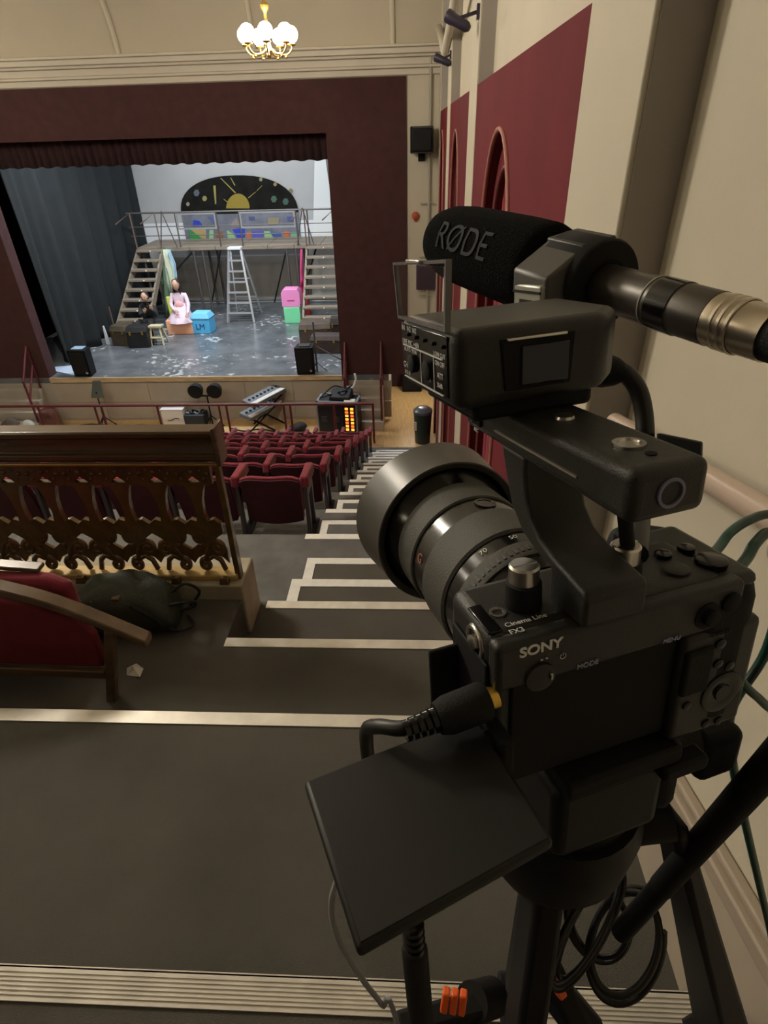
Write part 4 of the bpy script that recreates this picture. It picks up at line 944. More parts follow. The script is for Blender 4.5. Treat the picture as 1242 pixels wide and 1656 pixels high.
for (x, y, r_, c) in ((331, 321, 4, (.30, .26, .10)), (304, 330, 3, (.30, .28, .20)), (445, 298, 3, (.28, .20, .08)), (422, 290, 3, (.25, .22, .12)), (318, 312, 5, (.10, .12, .15)), (443, 322, 5, (.06, .12, .07)), (462, 326, 5, (.05, .11, .08)), (470, 308, 3, (.20, .18, .08))):
    pane('painted_star', [(x+r_*math.cos(a), y+r_*1.2*math.sin(a)) for a in [i*math.pi/3 for i in range(6)]], c)
G, BL, OR2, TN, LG, PU, BR = (.03, .30, .06), (.03, .06, .45), (.60, .14, .04), (.42, .32, .14), (.28, .50, .26), (.10, .10, .45), (.24, .12, .07)
for poly, c in (([(307, 371), (334, 391), (308, 392)], G), ([(308, 371), (333, 371), (334, 391)], TN), ([(313, 356), (322, 357), (329, 366), (312, 366)], BL), ([(339, 372), (345, 372), (346, 391), (338, 391)], LG), ([(349, 374), (361, 374), (362, 391), (349, 391)], BR),
                ([(367, 372), (376, 378), (387, 391), (369, 391)], LG), ([(376, 371), (396, 368), (396, 391), (388, 391)], BL), ([(382, 352), (389, 366), (372, 366)], (.30, .24, .20)), ([(399, 376), (406, 376), (406, 388), (399, 388)], OR2), ([(408, 373), (426, 373), (424, 390), (409, 390)], PU),
                ([(427, 374), (436, 374), (446, 391), (429, 391)], LG), ([(437, 375), (454, 375), (456, 390), (447, 390)], (.06, .10, .32)), ([(459, 374), (468, 374), (468, 390), (460, 390)], OR2), ([(470, 376), (482, 376), (484, 391), (471, 391)], (.20, .42, .26)), ([(336, 350), (350, 350), (346, 362)], (.10, .13, .30)), ([(402, 350), (412, 350), (412, 356), (403, 356)], (.09, .10, .22)), ([(433, 352), (452, 352), (450, 363), (433, 363)], (.30, .25, .15)), ([(464, 350), (478, 350), (478, 358), (465, 358)], (.09, .11, .28))):
    pane('coloured_pane', poly, c)
# ---------------- platform with rails
DZ = -2.46; DY0 = 16.9; DY1 = 18.3
M_ply = wood('platform_ply', (0.30, 0.25, 0.19), (0.20, 0.165, 0.125), .6, (1, 6, 6), 0)
M_scaf = mat('scaffold_steel', (0.16, 0.15, 0.145), .45, .6)
dxl, dxr = -7.45, -1.75
plat = empty('raised_platform', ((dxl+dxr)/2, DY0, SZ), 'raised timber platform with metal railings across the back of the stage', 'platform')
pbv = Vector(((dxl+dxr)/2, DY0, SZ))
def Pp(x, y, z): return Vector((x, y, z))-pbv
nd = 8
for k in range(nd):
    x0 = dxl+(dxr-dxl)*k/nd; x1 = dxl+(dxr-dxl)*(k+1)/nd-.01
    MB().box(x0-pbv.x, x1-pbv.x, 0, DY1-DY0, DZ-.10-SZ, DZ-SZ).build('deck_board', M_ply, plat, bevel=.006)
def rod(mb, a, b, r): return mb.cyl(Pp(*a), Pp(*b), r, n=10)
for x in (dxl+.1, -5.95, -5.70, -3.40, -3.15, dxr-.2):
    for y in (DY0+.05, DY1-.05): rod(MB(), (x, y, SZ), (x, y, DZ-.1), .035).build('post', M_scaf, plat, smooth=50)
for (xa, xb) in ((-6.9, -5.95), (-5.7, -5.2), (-3.9, -3.4), (-3.15, -2.6)):
    rod(MB(), (xa, DY0+.05, SZ+.35 if xa > -6 else DZ-.9), (xb, DY0+.05, DZ-.12), .022).build('brace', M_blackmat, plat, smooth=50)
rod(MB(), (dxl+.1, DY1-.05, SZ+.12), (dxr-.2, DY1-.05, SZ+.12), .03).build('ledger', M_scaf, plat, smooth=50)
RZ = -1.63
for z in (RZ,): rod(MB(), (dxl-.1, DY0, z), (dxr+.2, DY0, z), .022).build('top_rail', M_scaf, plat, smooth=50)
for z in (RZ-.33, RZ-.55): rod(MB(), (dxl-.1, DY0+.01, z), (dxr+.2, DY0+.01, z), .011).build('mid_rail', M_scaf, plat, smooth=50)
for x in (dxl, -6.25, -5.15, -4.55, -3.05, -2.75, dxr): rod(MB(), (x, DY0, DZ), (x, DY0, RZ), .018).build('rail_post', M_scaf, plat, smooth=50)
for (xa, xb) in ((-6.23, -5.17), (-4.53, -3.07)):
    MB().ringprism([(xa-pbv.x, DZ+.42-SZ), (xb-pbv.x, DZ+.42-SZ), (xb-pbv.x, RZ-.02-SZ), (xa-pbv.x, RZ-.02-SZ)], [(xa+.04-pbv.x, DZ+.46-SZ), (xb-.04-pbv.x, DZ+.46-SZ), (xb-.04-pbv.x, RZ-.06-SZ), (xa+.04-pbv.x, RZ-.06-SZ)], (0, -.03, 0), (1, 0, 0), (0, 0, 1), (0, .02, 0)).build('guard_frame', mat('pale_steel', (0.42, 0.42, 0.42), .4, .5), plat)
for x in (-6.55, -2.85):
    for dd in (-.22, .22): rod(MB(), (x, DY0-.1, RZ+.05), (x+dd, DY0-.06, DZ), .014).build('a_frame', M_scaf, plat, smooth=50)
# ---------------- two flights of open stairs
def stairs(x0, x1, xb0, xb1, ybot, label, dark):
    t = empty('stage_stairs', ((xb0+xb1)/2, ybot, SZ), label, 'stairs', 'timber stairs on the stage')
    b = Vector(((xb0+xb1)/2, ybot, SZ)); n_ = 9
    for k in range(1, n_+1):
        f_ = k/n_; y = ybot+(DY0-.06-ybot)*(k-.5)/n_; z = SZ+(DZ-SZ)*f_-.03
        xa, xz = xb0+(x0-xb0)*f_, xb1+(x1-xb1)*f_
        MB().box(xa-b.x, xz-b.x, y-b.y-.11, y-b.y+.13, z-b.z-.05, z-b.z).build('tread', M_ply, t, bevel=.004)
        MB().sphere(((xa+xz)/2-b.x+.06, y-b.y-.115, z-b.z-.025), .022, 8, 6).build('marker_stud', mat('cream_stud', (0.7, 0.66, 0.5), .5), t, smooth=60)
    for xa, xz in ((xb0, x0), (xb1, x1)):
        MB().bar((xa-b.x, 0, .0), (xz-b.x, DY0-.06-b.y, DZ-SZ-.06), .05, .16).build('stringer', M_ply, t)
        mr = mat('rust_steel', (0.20, 0.13, 0.11), .5, .3)
        MB().cyl((xa-b.x, .1, .1), (xa-b.x, .1, .75), .018, n=8).build('newel', mr, t, smooth=50)
        ht = DZ-SZ
        MB().tube([(xz-b.x, DY0-.15-b.y, ht-.1), (xz-b.x, DY0-.15-b.y, ht+.85), (xz-b.x-.30, DY0-.45-b.y, ht+.62)], .018, 8).build('handrail', mr, t, smooth=50)
    return t
tl = ony(224, 405, DY0-.1).x; tr_ = ony(263, 405, DY0-.1).x
stairs(tl, tr_, ony(186, 545, 14.9).x, ony(238, 545, 14.9).x, 14.9, 'open timber stairs with pale studs climbing beside the dark drape', 0)
tl = ony(497, 405, DY0-.1).x; tr_ = ony(546, 405, DY0-.1).x
stairs(tl, tr_, ony(490, 545, 14.9).x, ony(556, 545, 14.9).x, 14.9, 'open timber stairs with pale studs climbing beside the white flat', 0)
# ---------------- step ladder
M_lad = mat('ladder_aluminium', (0.66, 0.68, 0.70), .35, .6)
lb = onz(390, 522, SZ)
lad = empty('step_ladder', lb, 'silver aluminium step ladder standing in the middle of the stage', 'ladder')
wb, wt, hl = .36, .15, 1.80
for s in (-1, 1):
    MB().bar((s*wb, 0, 0), (s*wt, .45, hl), .05, .06).build('rail', M_lad, lad)
    MB().bar((s*wb, 1.0, 0), (s*wt, .55, hl-.05), .035, .035).build('rear_leg', M_lad, lad)
for k in range(1, 7):
    f_ = k/7.0; MB().box(-(wb+(wt-wb)*f_), wb+(wt-wb)*f_, .45*f_-.05, .45*f_+.06, hl*f_-.03, hl*f_).build('tread', M_lad, lad)
MB().box(-wt-.03, wt+.03, .38, .62, hl-.01, hl+.05).build('top_cap', mat('ladder_cap', (0.75, 0.76, 0.78), .5), lad, bevel=.01)
for k in (2, 4): MB().box(-(wb+(wt-wb)*k/7), wb+(wt-wb)*k/7, 1.0-.45*k/7-.015, 1.0-.45*k/7+.015, hl*k/7-.03, hl*k/7).build('rear_brace', M_lad, lad)
# ---------------- blocks, boxes and cloth props
def prop(name, px, w_, d_, h_, col, label, cat, rot=0, top=1.0, z0=0.0, rough=.6, bev=.015, yo=0):
    b = onz(px[0], px[1], SZ); b.z += z0; b.y += yo
    q = [(-w_/2, 0, 0), (w_/2, 0, 0), (w_/2, d_, 0), (-w_/2, d_, 0), (-w_/2*top, 0, h_), (w_/2*top, 0, h_), (w_/2*top, d_, h_), (-w_/2*top, d_, h_)]
    o = MB().hexa(q).build(name, mat(name+'_paint_%d' % px[0], col, rough, var=.06, scale=4), None, bevel=bev)
    o.location = b; o.rotation_euler = (0, 0, math.radians(rot)); return tag(o, label, cat)
ob = onz(293, 540, SZ)
prop('orange_block', (293, 541), .66, .50, .36, (0.88, 0.44, 0.27), 'salmon orange block under the hem of the pink dress', 'block', 6)
bb = empty('blue_box', onz(327, 540, SZ), 'bright blue box with a lid and dark letters beside the orange block', 'box', rz=math.radians(-4))
MB().box(-.24, .24, 0, .42, 0, .40).build('box_body', mat('bright_blue', (0.10, 0.48, 0.85), .5), bb, bevel=.015)
MB().hexa([(-.26, -.02, .38), (.26, -.02, .38), (.26, .44, .38), (-.26, .44, .38), (-.19, .05, .52), (.19, .05, .52), (.19, .37, .52), (-.19, .37, .52)]).build('lid', mat('sky_blue', (0.20, 0.62, 0.92), .5), bb, bevel=.015)
text('lettering', 'LM', .20, mat('navy_print', (0.02, 0.06, 0.25), .6), bb, (-.14, -.006, .12), (math.radians(90), 0, 0), ext=.002)
prop('green_block', (474, 523), .44, .40, .42, (0.22, 0.80, 0.42), 'mint green block below the pink block at the back', 'block', 0)
pk = empty('pink_block', onz(474, 523, SZ)+Vector((0, .02, .422)), 'bright pink rounded block stacked on the mint green block', 'block')
MB().prism([(-.25, 0), (.25, 0), (.25, .36), (.18, .46), (-.18, .46), (-.25, .36)], (0, 0, 0), (1, 0, 0), (0, 0, 1), (0, .36, 0)).build('block_body', mat('bright_pink', (0.90, 0.30, 0.62), .5), pk, bevel=.015)
MB().box(-.10, .10, -.006, .0, .16, .19).build('printed_bar', mat('deep_pink', (0.55, 0.05, 0.25), .6), pk)
# draped cloths at the side of the left stairs
def cloth(name, quads, yy, col, label, yb=None):
    # hanging cloth given by its left and right edges in the picture at depth yy
    vs_ = []; fs_ = []
    Np = len(quads); K = 10
    b = None
    for j, (xl, xr, y) in enumerate(quads):
        for i in range(K+1):
            t = i/K; v = ony(xl+(xr-xl)*t, y, yy); v.z = max(v.z, SZ+.012)
            vs_.append(Vector((v.x, yy+.05*math.sin(t*9+j*.4), v.z)))
    for j in range(Np-1):
        for i in range(K): a = j*(K+1)+i; fs_.append((a, a+1, a+K+2, a+K+1))
    b = Vector((vs_[-K//2].x, yy, min(v.z for v in vs_)))
    o = MB().add([v-b for v in vs_], fs_).build(name, mat(name+'_%d' % quads[0][0], col, .8, var=.08, scale=5), None, smooth=80); o.location = b
    so_ = o.modifiers.new('thick', 'SOLIDIFY'); so_.thickness = .02
    return tag(o, label, 'cloth')
cloth('hanging_cloth', [(262, 270, 403), (262, 272, 415), (262, 280, 432), (266, 284, 455), (272, 284, 475)], 16.80, (0.62, 0.68, 0.52), 'pale lime cloth hanging from the platform beside the seated performer')
cloth('hanging_cloth', [(259, 264, 403), (259, 266, 425), (260, 272, 445), (261, 277, 468), (264, 279, 490), (266, 278, 512)], 16.74, (0.15, 0.24, 0.15), 'sage green cloth hanging under the pale lime cloth')
cloth('hanging_cloth', [(270, 275, 403), (271, 277, 410), (275, 284, 425), (279, 287, 445), (281, 287, 458)], 16.86, (0.42, 0.62, 0.74), 'pale blue cloth hanging behind the pale lime cloth')
cloth('hanging_cloth', [(486, 489, 403), (485, 490, 440), (486, 491, 452), (484, 492, 462)], 16.80, (0.70, 0.06, 0.22), 'deep pink cloth hanging by the stairs at the white flat')
cloth('hanging_cloth', [(486, 489, 403), (485, 491, 462), (484, 490, 480), (482, 488, 498)], 16.86, (0.66, 0.62, 0.72), 'pale lilac cloth hanging below the deep pink cloth')
prop('yellow_slat', (277, 530), .14, .05, .75, (0.80, 0.82, 0.10), 'narrow yellow board leaning beside the orange block', 'board', 0, yo=.25)
prop('red_cone', (495, 512), .26, .24, .62, (0.55, 0.05, 0.05), 'small red prop at the foot of the stairs by the white flat', 'prop', 0, top=.4)
cable_w = MB().bar((0, 0, 0), (.42, -.12, .0), .05, .04).build('pale_plank', mat('pale_plank_wood', (0.70, 0.62, 0.52), .6)); cable_w.location = onz(264, 534, SZ)+Vector((0, 0, .34)); 
cable_w.location.z = SZ+.021; tag(cable_w, 'short pale plank pointing at the orange block', 'plank')
# ---------------- performers
M_skin = mat('skin', (0.55, 0.33, 0.23), .5)
M_hair = mat('dark_hair', (0.025, 0.016, 0.012), .5)
def skin_body(name, joints, edges, m_, parent, root=0, lv=2):
    me = bpy.data.meshes.new(name); me.from_pydata([j[0] for j in joints], edges, []); me.update()
    o = bpy.data.objects.new(name, me); COL.objects.link(o); o.parent = parent; me.materials.append(m_)
    o.modifiers.new('skin', 'SKIN'); o.modifiers['skin'].use_smooth_shade = True
    if not me.skin_vertices: me.skin_vertices.new()
    sv = me.skin_vertices[0].data
    for i, j in enumerate(joints):
        r_ = j[1]; sv[i].radius = r_ if isinstance(r_, tuple) else (r_, r_); sv[i].use_root = (i == root)
    s_ = o.modifiers.new('sub', 'SUBSURF'); s_.levels = lv; s_.render_levels = lv
    return o
def hand(parent, wrist, d, up, m_, closed=.35):
    d = Vector(d).normalized(); up = Vector(up); side = d.cross(up).normalized(); up = side.cross(d).normalized(); wv = Vector(wrist)
    J = [(wv, .022), (wv+d*.045, (.034, .016)), (wv+d*.085, (.036, .014))]; E_ = [(0, 1), (1, 2)]
    for i, l in enumerate((.062, .074, .070, .054)):
        b = wv+d*.085+side*(-.027+.018*i); k = len(J)
        J += [(b, .0095), (b+d*l*.55-up*l*closed*.3, .0088), (b+d*l*.9-up*l*closed, .0078)]; E_ += [(2, k), (k, k+1), (k+1, k+2)]
    b = wv+d*.03-side*.03; k = len(J); J += [(b, .011), (b+d*.03-side*.025-up*.01, .0095), (b+d*.058-side*.028-up*.02, .0085)]; E_ += [(1, k), (k, k+1), (k+1, k+2)]
    return skin_body('hand', J, E_, m_, parent, 0, 1)
def head(parent, c, r, hairlen, face=(0, -1, 0)):
    c = Vector(c)
    h = MB().sphere(c, r, 18, 14, (.80, .95, 1.12)); hd_ = h.build('head', M_skin, parent, smooth=70)
    MB().add([c+Vector((-.012, -r*.88, -.01)), c+Vector((.012, -r*.88, -.01)), c+Vector((0, -r*1.14, -.025)), c+Vector((0, -r*.90, .03))], [(0, 2, 3), (2, 1, 3), (0, 1, 2), (0, 3, 1)]).build('nose', M_skin, hd_, smooth=60)
    for s in (-1, 1):
        MB().sphere(c+Vector((s*.032, -r*.84, .012)), .012, 8, 6, (1.2, .5, .7)).build('eye', M_hair, hd_, smooth=60)
        MB().sphere(c+Vector((s*r*.80, 0, 0)), .022, 8, 6, (.4, .8, 1.3)).build('ear', M_skin, hd_, smooth=60)
    MB().sphere(c+Vector((0, -r*.84, -.052)), .022, 8, 6, (1.2, .35, .35)).build('mouth', mat('lips', (.45, .14, .12), .5), hd_, smooth=60)
    m_ = MB(); nn = 18
    rows = [(1.20, .10), (1.12, .45), (.90, .80), (.55, .96), (.15, 1.00), (-.3, 1.0), (-hairlen/r, .95)]
    for (z, w2) in rows:
        for i in range(nn+1):
            a = math.radians(-90+360*i/nn if z > .5 else -32+244*i/nn)        # open towards the face
            cut = 1.0
            m_.v.append(c+Vector((.92*r*w2*math.cos(a), .04+1.05*r*w2*math.sin(a), r*z)))
    for j in range(len(rows)-1):
        for i in range(nn): a = j*(nn+1)+i; m_.f.append([a, a+1, a+nn+2, a+nn+1])
    ho = m_.build('hair', M_hair, parent, smooth=80)
    so_ = ho.modifiers.new('thick', 'SOLIDIFY'); so_.thickness = .02
    return hd_
pbase = onz(293, 541, SZ)+Vector((.02, .22, 0))
per = empty('person', pbase, 'person with long dark hair in a pale pink dress seated on the orange block', 'person')
SH = .38
J = [((0, .12, SH+.12), (.17, .13)), ((0, .12, SH+.32), (.14, .11)), ((0, .11, SH+.50), (.17, .11)), ((0, .10, SH+.60), (.06, .06)), ((0, .09, SH+.66), (.05, .05)),
     ((-.17, .10, SH+.55), .062), ((-.22, .02, SH+.32), .052), ((-.12, -.12, SH+.24), .042), ((-.05, -.20, SH+.22), .034),
     ((.17, .10, SH+.55), .062), ((.25, .0, SH+.34), .052), ((.27, -.16, SH+.20), .042), ((.27, -.26, SH+.16), .034)]
Ed = [(0, 1), (1, 2), (2, 3), (3, 4), (2, 5), (5, 6), (6, 7), (7, 8), (2, 9), (9, 10), (10, 11), (11, 12)]
M_dress = mat('pale_pink_cloth', (0.78, 0.62, 0.72), .8, var=.06, scale=8)
skin_body('body', J, Ed, M_dress, per)
dm = MB(); rows = [(SH+.36, .14, .12, .11), (SH+.20, .20, .07, .16), (SH+.08, .27, .0, .22), (SH-.01, .32, -.06, .26), (SH-.08, .33, -.09, .27)]; nn = 28
for (z, rx, cy_, ry) in rows:
    for i in range(nn):
        a = 2*math.pi*i/nn; w2 = 1+.05*math.sin(i*2.2)
        dm.v.append(Vector((rx*w2*math.cos(a)+.03*(SH+.34-z), cy_+ry*w2*math.sin(a), z)))
for j in range(len(rows)-1):
    for i in range(nn): a = j*nn+i; b = j*nn+(i+1) % nn; dm.f.append([a, b, b+nn, a+nn])
dm.f.append(list(range(nn)))
dm.build('dress_skirt', M_dress, per, smooth=60)
MB().sphere((0, .015, SH+.30), .12, 14, 8, (1.0, .55, .9)).build('bodice_ruffle', mat('salmon_frill', (0.80, 0.42, 0.42), .8), per, smooth=60)
head(per, (0, .05, SH+.80), .118, .22)
hand(per, (-.05, -.20, SH+.22), (.6, -.7, -.1), (0, 0, 1), M_skin); hand(per, (.27, -.26, SH+.16), (0, -.9, -.3), (0, 0, 1), M_skin)
# second person, dark clothes, sitting low by the stairs
p2 = onz(243, 548, SZ)+Vector((0, .12, 0))
per2 = empty('person', p2, 'person in dark clothes crouching with arms raised by the timber stairs', 'person')
J = [((0, .1, .34), (.16, .13)), ((.02, .06, .55), (.15, .11)), ((.05, -.02, .76), (.17, .11)), ((.08, -.06, .86), (.06, .06)), ((.09, -.08, .92), (.05, .05)),
     ((-.10, .0, .78), .06), ((-.06, -.22, .62), .05), ((.12, -.34, .70), .042), ((.24, -.02, .76), .06), ((.33, -.2, .60), .05), ((.34, -.32, .76), .042),
     ((-.12, -.15, .42), .085), ((-.16, -.38, .44), .07), ((-.15, -.34, .12), .05), ((-.15, -.44, .05), .04), ((.14, -.12, .42), .085), ((.20, -.36, .46), .07), ((.20, -.32, .12), .05), ((.20, -.42, .05), .04)]
Ed = [(0, 1), (1, 2), (2, 3), (3, 4), (2, 5), (5, 6), (6, 7), (2, 8), (8, 9), (9, 10), (0, 11), (11, 12), (12, 13), (13, 14), (0, 15), (15, 16), (16, 17), (17, 18)]
skin_body('body', J, Ed, mat('dark_clothes', (0.02, 0.02, 0.022), .9), per2)
head(per2, (.10, -.11, 1.03), .10, .06)
hand(per2, (.12, -.34, .70), (.4, -.4, .8), (0, -1, 0), M_skin); hand(per2, (.34, -.32, .76), (-.2, -.4, .9), (0, -1, 0), M_skin)
# small pale stool and dark clutter
st_b = onz(255, 559, SZ)
sto = empty('small_stool', st_b, 'small pale wooden step stool in front of the dark clutter', 'stool')
M_pw = wood('pale_wood', (0.62, 0.56, 0.36), (0.50, 0.44, 0.27), .5, (1, 6, 6), 0)
for s in (-1, 1):
    MB().bar((s*.16, 0, 0), (s*.11, .08, .42), .04, .04).build('leg', M_pw, sto); MB().bar((s*.16, .34, 0), (s*.11, .22, .42), .04, .04).build('leg', M_pw, sto)
MB().box(-.16, .16, .04, .26, .42, .46).build('seat', M_pw, sto); MB().box(-.15, .15, .0, .12, .17, .20).build('step', M_pw, sto)
rr = random.Random(3)
def trunk(px, w_, d_, h_, col, label, rot):
    t = empty('prop_chest', onz(px[0], px[1], SZ), label, 'chest', rz=math.radians(rot))
    mm = mat('trunk_paint_%d' % px[0], col, .6, var=.3, scale=6)
    MB().box(-w_/2, w_/2, 0, d_, 0, h_*.72).build('chest_body', mm, t, bevel=.015)
    MB().hexa([(-w_/2-.01, -.01, h_*.74), (w_/2+.01, -.01, h_*.74), (w_/2+.01, d_+.01, h_*.74), (-w_/2-.01, d_+.01, h_*.74), (-w_/2+.02, .05, h_), (w_/2-.02, .05, h_), (w_/2-.02, d_-.05, h_), (-w_/2+.02, d_-.05, h_)]).build('lid', mm, t, bevel=.01)
    for s in (-.3, .3): MB().box(s*w_-.02, s*w_+.02, -.02, -.004, h_*.64, h_*.80).build('clasp', M_gold, t)
    return t
trunk((226, 563), .50, .40, .50, (0.012, 0.012, 0.014), 'black prop chest with brass clasps beside the small stool', 4)
trunk((196, 560), .44, .45, .48, (0.07, 0.055, 0.035), 'brown prop chest with brass clasps at the foot of the drape', -8)
trunk((512, 557), .80, .55, .48, (0.09, 0.065, 0.05), 'brown prop chest at the foot of the stairs by the white flat', 5)
trunk((527, 572), .70, .40, .40, (0.06, 0.04, 0.035), 'low dark brown prop chest in front of another chest', -3)
trunk((546, 557), .32, .32, .62, (0.03, 0.02, 0.02), 'tall dark prop chest against the edge of the stage opening', 0)
# black loudspeakers on the stage edge
def stage_speaker(px, label, topcol):
    b = onz(px[0], px[1], SZ); b.y = max(b.y, PY-.02)
    s = empty('stage_speaker', b, label, 'loudspeaker')
    MB().hexa([(-.19, .02, 0), (.19, .02, 0), (.16, .32, 0), (-.16, .32, 0), (-.20, .0, .58), (.20, .0, .58), (.17, .32, .58), (-.17, .32, .58)]).build('cabinet', M_black, s, bevel=.012)
    MB().box(-.16, .16, -.008, .012, .05, .53).build('grille', M_blackmat, s, bevel=.006)
    MB().box(-.12, .12, .06, .26, .58, .60).build('top_plate', mat('top_plate_%d' % px[0], topcol, .5), s, bevel=.004)
    MB().cyl((.12, -.010, .09), (.12, .0, .09), .028, n=14).build('badge', mat('badge_silver', (.7, .75, .85), .2, .8), s, smooth=40)
    return s
stage_speaker((130, 613), 'black loudspeaker on the stage edge by the dark drape', (.30, .45, .60))
stage_speaker((493, 610), 'black loudspeaker with a pale badge on the stage edge by the mixing desk', (.03, .03, .03))
# stands
sd = empty('light_stand', onz(510, 608, SZ), 'thin dark light stand behind the loudspeaker with the pale badge', 'stand')
MB().cyl((0, .3, 0), (0, .3, 1.05), .02, n=8).build('pole', M_scaf, sd); MB().bar((0, .3, .55), (.85, .1, .15), .02, .02).build('arm', M_scaf, sd)
for a in (0, 2.1, 4.2): MB().bar((0, .3, .2), (.22*math.cos(a), .3+.18*math.sin(a), 0.0), .015, .015).build('leg', M_scaf, sd)
mq = [onz(x, y, SZ) for x, y in ((62, 548), (84, 546), (104, 580), (150, 606), (118, 607), (86, 600))]
mo = Vector((mq[2].x, mq[2].y, SZ+.001))
lp = tag(MB().prism([(v.x-mo.x, max(v.y, PY+.02)-mo.y) for v in mq], (0, 0, 0), (1, 0, 0), (0, 1, 0), (0, 0, .012)).build('blue_light_patch', mat('light_patch_blue', (.58, .70, .88), .4)), 'pale blue patch of light made as a sheet on the stage beside the maroon surround', 'mat'); lp.location = mo  # flat coloured sheet standing in for a bright patch of light on the boards
lw = tag(MB().hexa([(0, 0, 0), (.09, 0, 0), (.09, .05, 0), (0, .05, 0), (.03, 0, .45), (.05, 0, .45), (.05, .05, .45), (.03, .05, .45)]).build('white_cone', mat('white_prop', (.75, .78, .8), .5)), 'slim white prop standing at the foot of the dark drape', 'prop'); lw.location = onz(172, 557, SZ)
# ============================================================ between seats and stage
def metal(mb, name, par, m_=M_railpaint): return mb.build(name, m_, par, smooth=50)
RY = 10.75; rt = -4.455
rail = empty('barrier_rail', (-4.6, RY, FZ), 'maroon metal barrier rail in front of the lowest row of seats', 'railing')
ro = Vector((-4.6, RY, FZ))
def Rr(x, z): return Vector((x, RY, z))-ro
metal(MB().cyl(Rr(-9.2, rt), Rr(-.76, rt), .028, n=12), 'top_rail', rail)
for x in [-9.0, -8.9, -7.55, -6.38, -6.24, -5.1, -3.85, -3.70, -2.55, -2.42, -1.55, -.78]:
    metal(MB().cyl(Rr(x, FZ), Rr(x, rt), .022, n=10), 'post', rail)
# side steps to the stage with railings
def side_steps(xa, xb, label, rlabel, sgn):
    t = empty('stage_steps', ((xa+xb)/2, PY-.06, FZ), label, 'steps')
    b = Vector(((xa+xb)/2, PY-.06, FZ))
    for k in range(4):
        h = (k+1)*.2; d = .60-.15*k
        MB().box(xa-b.x, xb-b.x, -d, -d+.155 if k < 3 else -.002, 0, h).build('step', M_stagefront, t, bevel=.006)
    r = empty('step_railing', ((xa+xb)/2, PY-.58, FZ), rlabel, 'railing')
    rb = Vector(((xa+xb)/2, PY-.58, FZ))
    for x in (xa+.03, xb-.03):
        for (y, zb) in ((PY-.58, .2), (PY-.10, .8)):
            metal(MB().cyl(Vector((x, y, FZ+zb))-rb, Vector((x, y, FZ+zb+.92))-rb, .024, n=10), 'post', r)
        for dz in (.92, .52): metal(MB().cyl(Vector((x, PY-.58, FZ+.2+dz))-rb, Vector((x, PY-.10, FZ+.8+dz))-rb, .022, n=10), 'rail', r)
    return t
side_steps(-1.42, -.62, 'taupe steps up to the stage beside the boarded floor', 'maroon railing of the steps beside the boarded floor', 1)
side_steps(-9.3, -8.1, 'taupe steps up to the stage on the far side', 'maroon railing of the steps on the far side', -1)
# black flight case with lit rack
fcb = onz(556, 709, FZ)
fc = empty('flight_case', fcb, 'black flight case with pale edges and a lit orange rack, cables on top', 'flight case', rz=math.radians(-7))
MB().box(-.52, .30, 0, .46, .06, .78).build('case_body', mat('case_black', (.015, .016, .02), .45), fc, bevel=.01)
M_ed = mat('case_edge', (.42, .46, .52), .35, .6)
for (x0, x1, y0, y1, z0, z1) in ((-.53, .31, -.01, .03, .76, .80), (-.53, -.49, -.01, .47, .76, .80), (.27, .31, -.01, .47, .76, .80), (-.53, .31, .43, .47, .76, .80), (-.53, -.50, -.01, .02, .06, .78), (.28, .31, -.01, .02, .06, .78)):
    MB().box(x0, x1, y0, y1, z0, z1).build('edge_strip', M_ed, fc)
for x in (-.38, -.12): MB().box(x-.06, x+.06, -.018, 0, .36, .48).build('recessed_handle', mat('handle_plate', (.10, .10, .12), .3, .7), fc, bevel=.004)
for (x, y) in ((-.48, .04), (.26, .04), (-.48, .42), (.26, .42)): MB().cyl((x-.02, y, .03), (x+.02, y, .03), .03, n=12).build('castor', M_blackmat, fc, smooth=40)
MB().box(.02, .28, -.02, .0, .08, .74).build('rack_panel', M_blackmat, fc)
for i in range(2):
    for k in range(8):
        MB().box(.07+.11*i, .13+.11*i, -.032, -.02, .12+.075*k, .165+.075*k).build('lit_button', mat('lit_amber' if (k+i) % 3 else 'lit_red', (.9, .35, .05), .4, emit=(1.0, .30, .03) if (k+i) % 3 else (1.0, .08, .02), estr=2.5), fc)
mx = tag(MB().hexa([(-.22, 0, 0), (.22, 0, 0), (.22, .38, 0), (-.22, .38, 0), (-.20, .02, .06), (.20, .02, .06), (.20, .36, .14), (-.20, .36, .14)]).build('mixing_desk', M_black, None, bevel=.01), 'small black mixing desk sitting on the flight case', 'mixer')
mx.location = fcb+Vector((-.05, .08, .802)); mx.rotation_euler = (0, 0, math.radians(-7))
pw_ = tag(MB().box(-.11, .11, -.08, .08, 0, .012).build('paper_sheet', mat('white_paper', (0.6, 0.58, 0.52), 0.8)), 'white sheet lying on the corner of the flight case', 'paper'); pw_.location = fcb+Vector((.16, .05, .802))
for k, pts in enumerate(([(-.45, .2, .82), (-.30, .1, .90), (-.15, .3, .86), (0, .2, .95), (.15, .4, .88)], [(-.40, .4, .82), (-.2, .5, .95), (.05, .5, .90), (.2, .45, .98)])):
    cable('desk_cable', [fcb+Vector(p) for p in pts], .018, M_cable, ['black cable looped over the front of the mixing desk', 'black cable looped over the back of the mixing desk'][k])
wl = tag(MB().tube(spline([(0, 0, 0), (.05, .02, .10), (.12, .05, .17), (.17, .06, .30), (.15, .06, .42)], 6), .022, 8).build('gooseneck_lamp', mat('white_lamp', (.75, .8, .82), .3), None, smooth=60), 'white curved gooseneck lamp standing behind the mixing desk', 'lamp'); wl.location = fcb+Vector((.10, .40, .802))
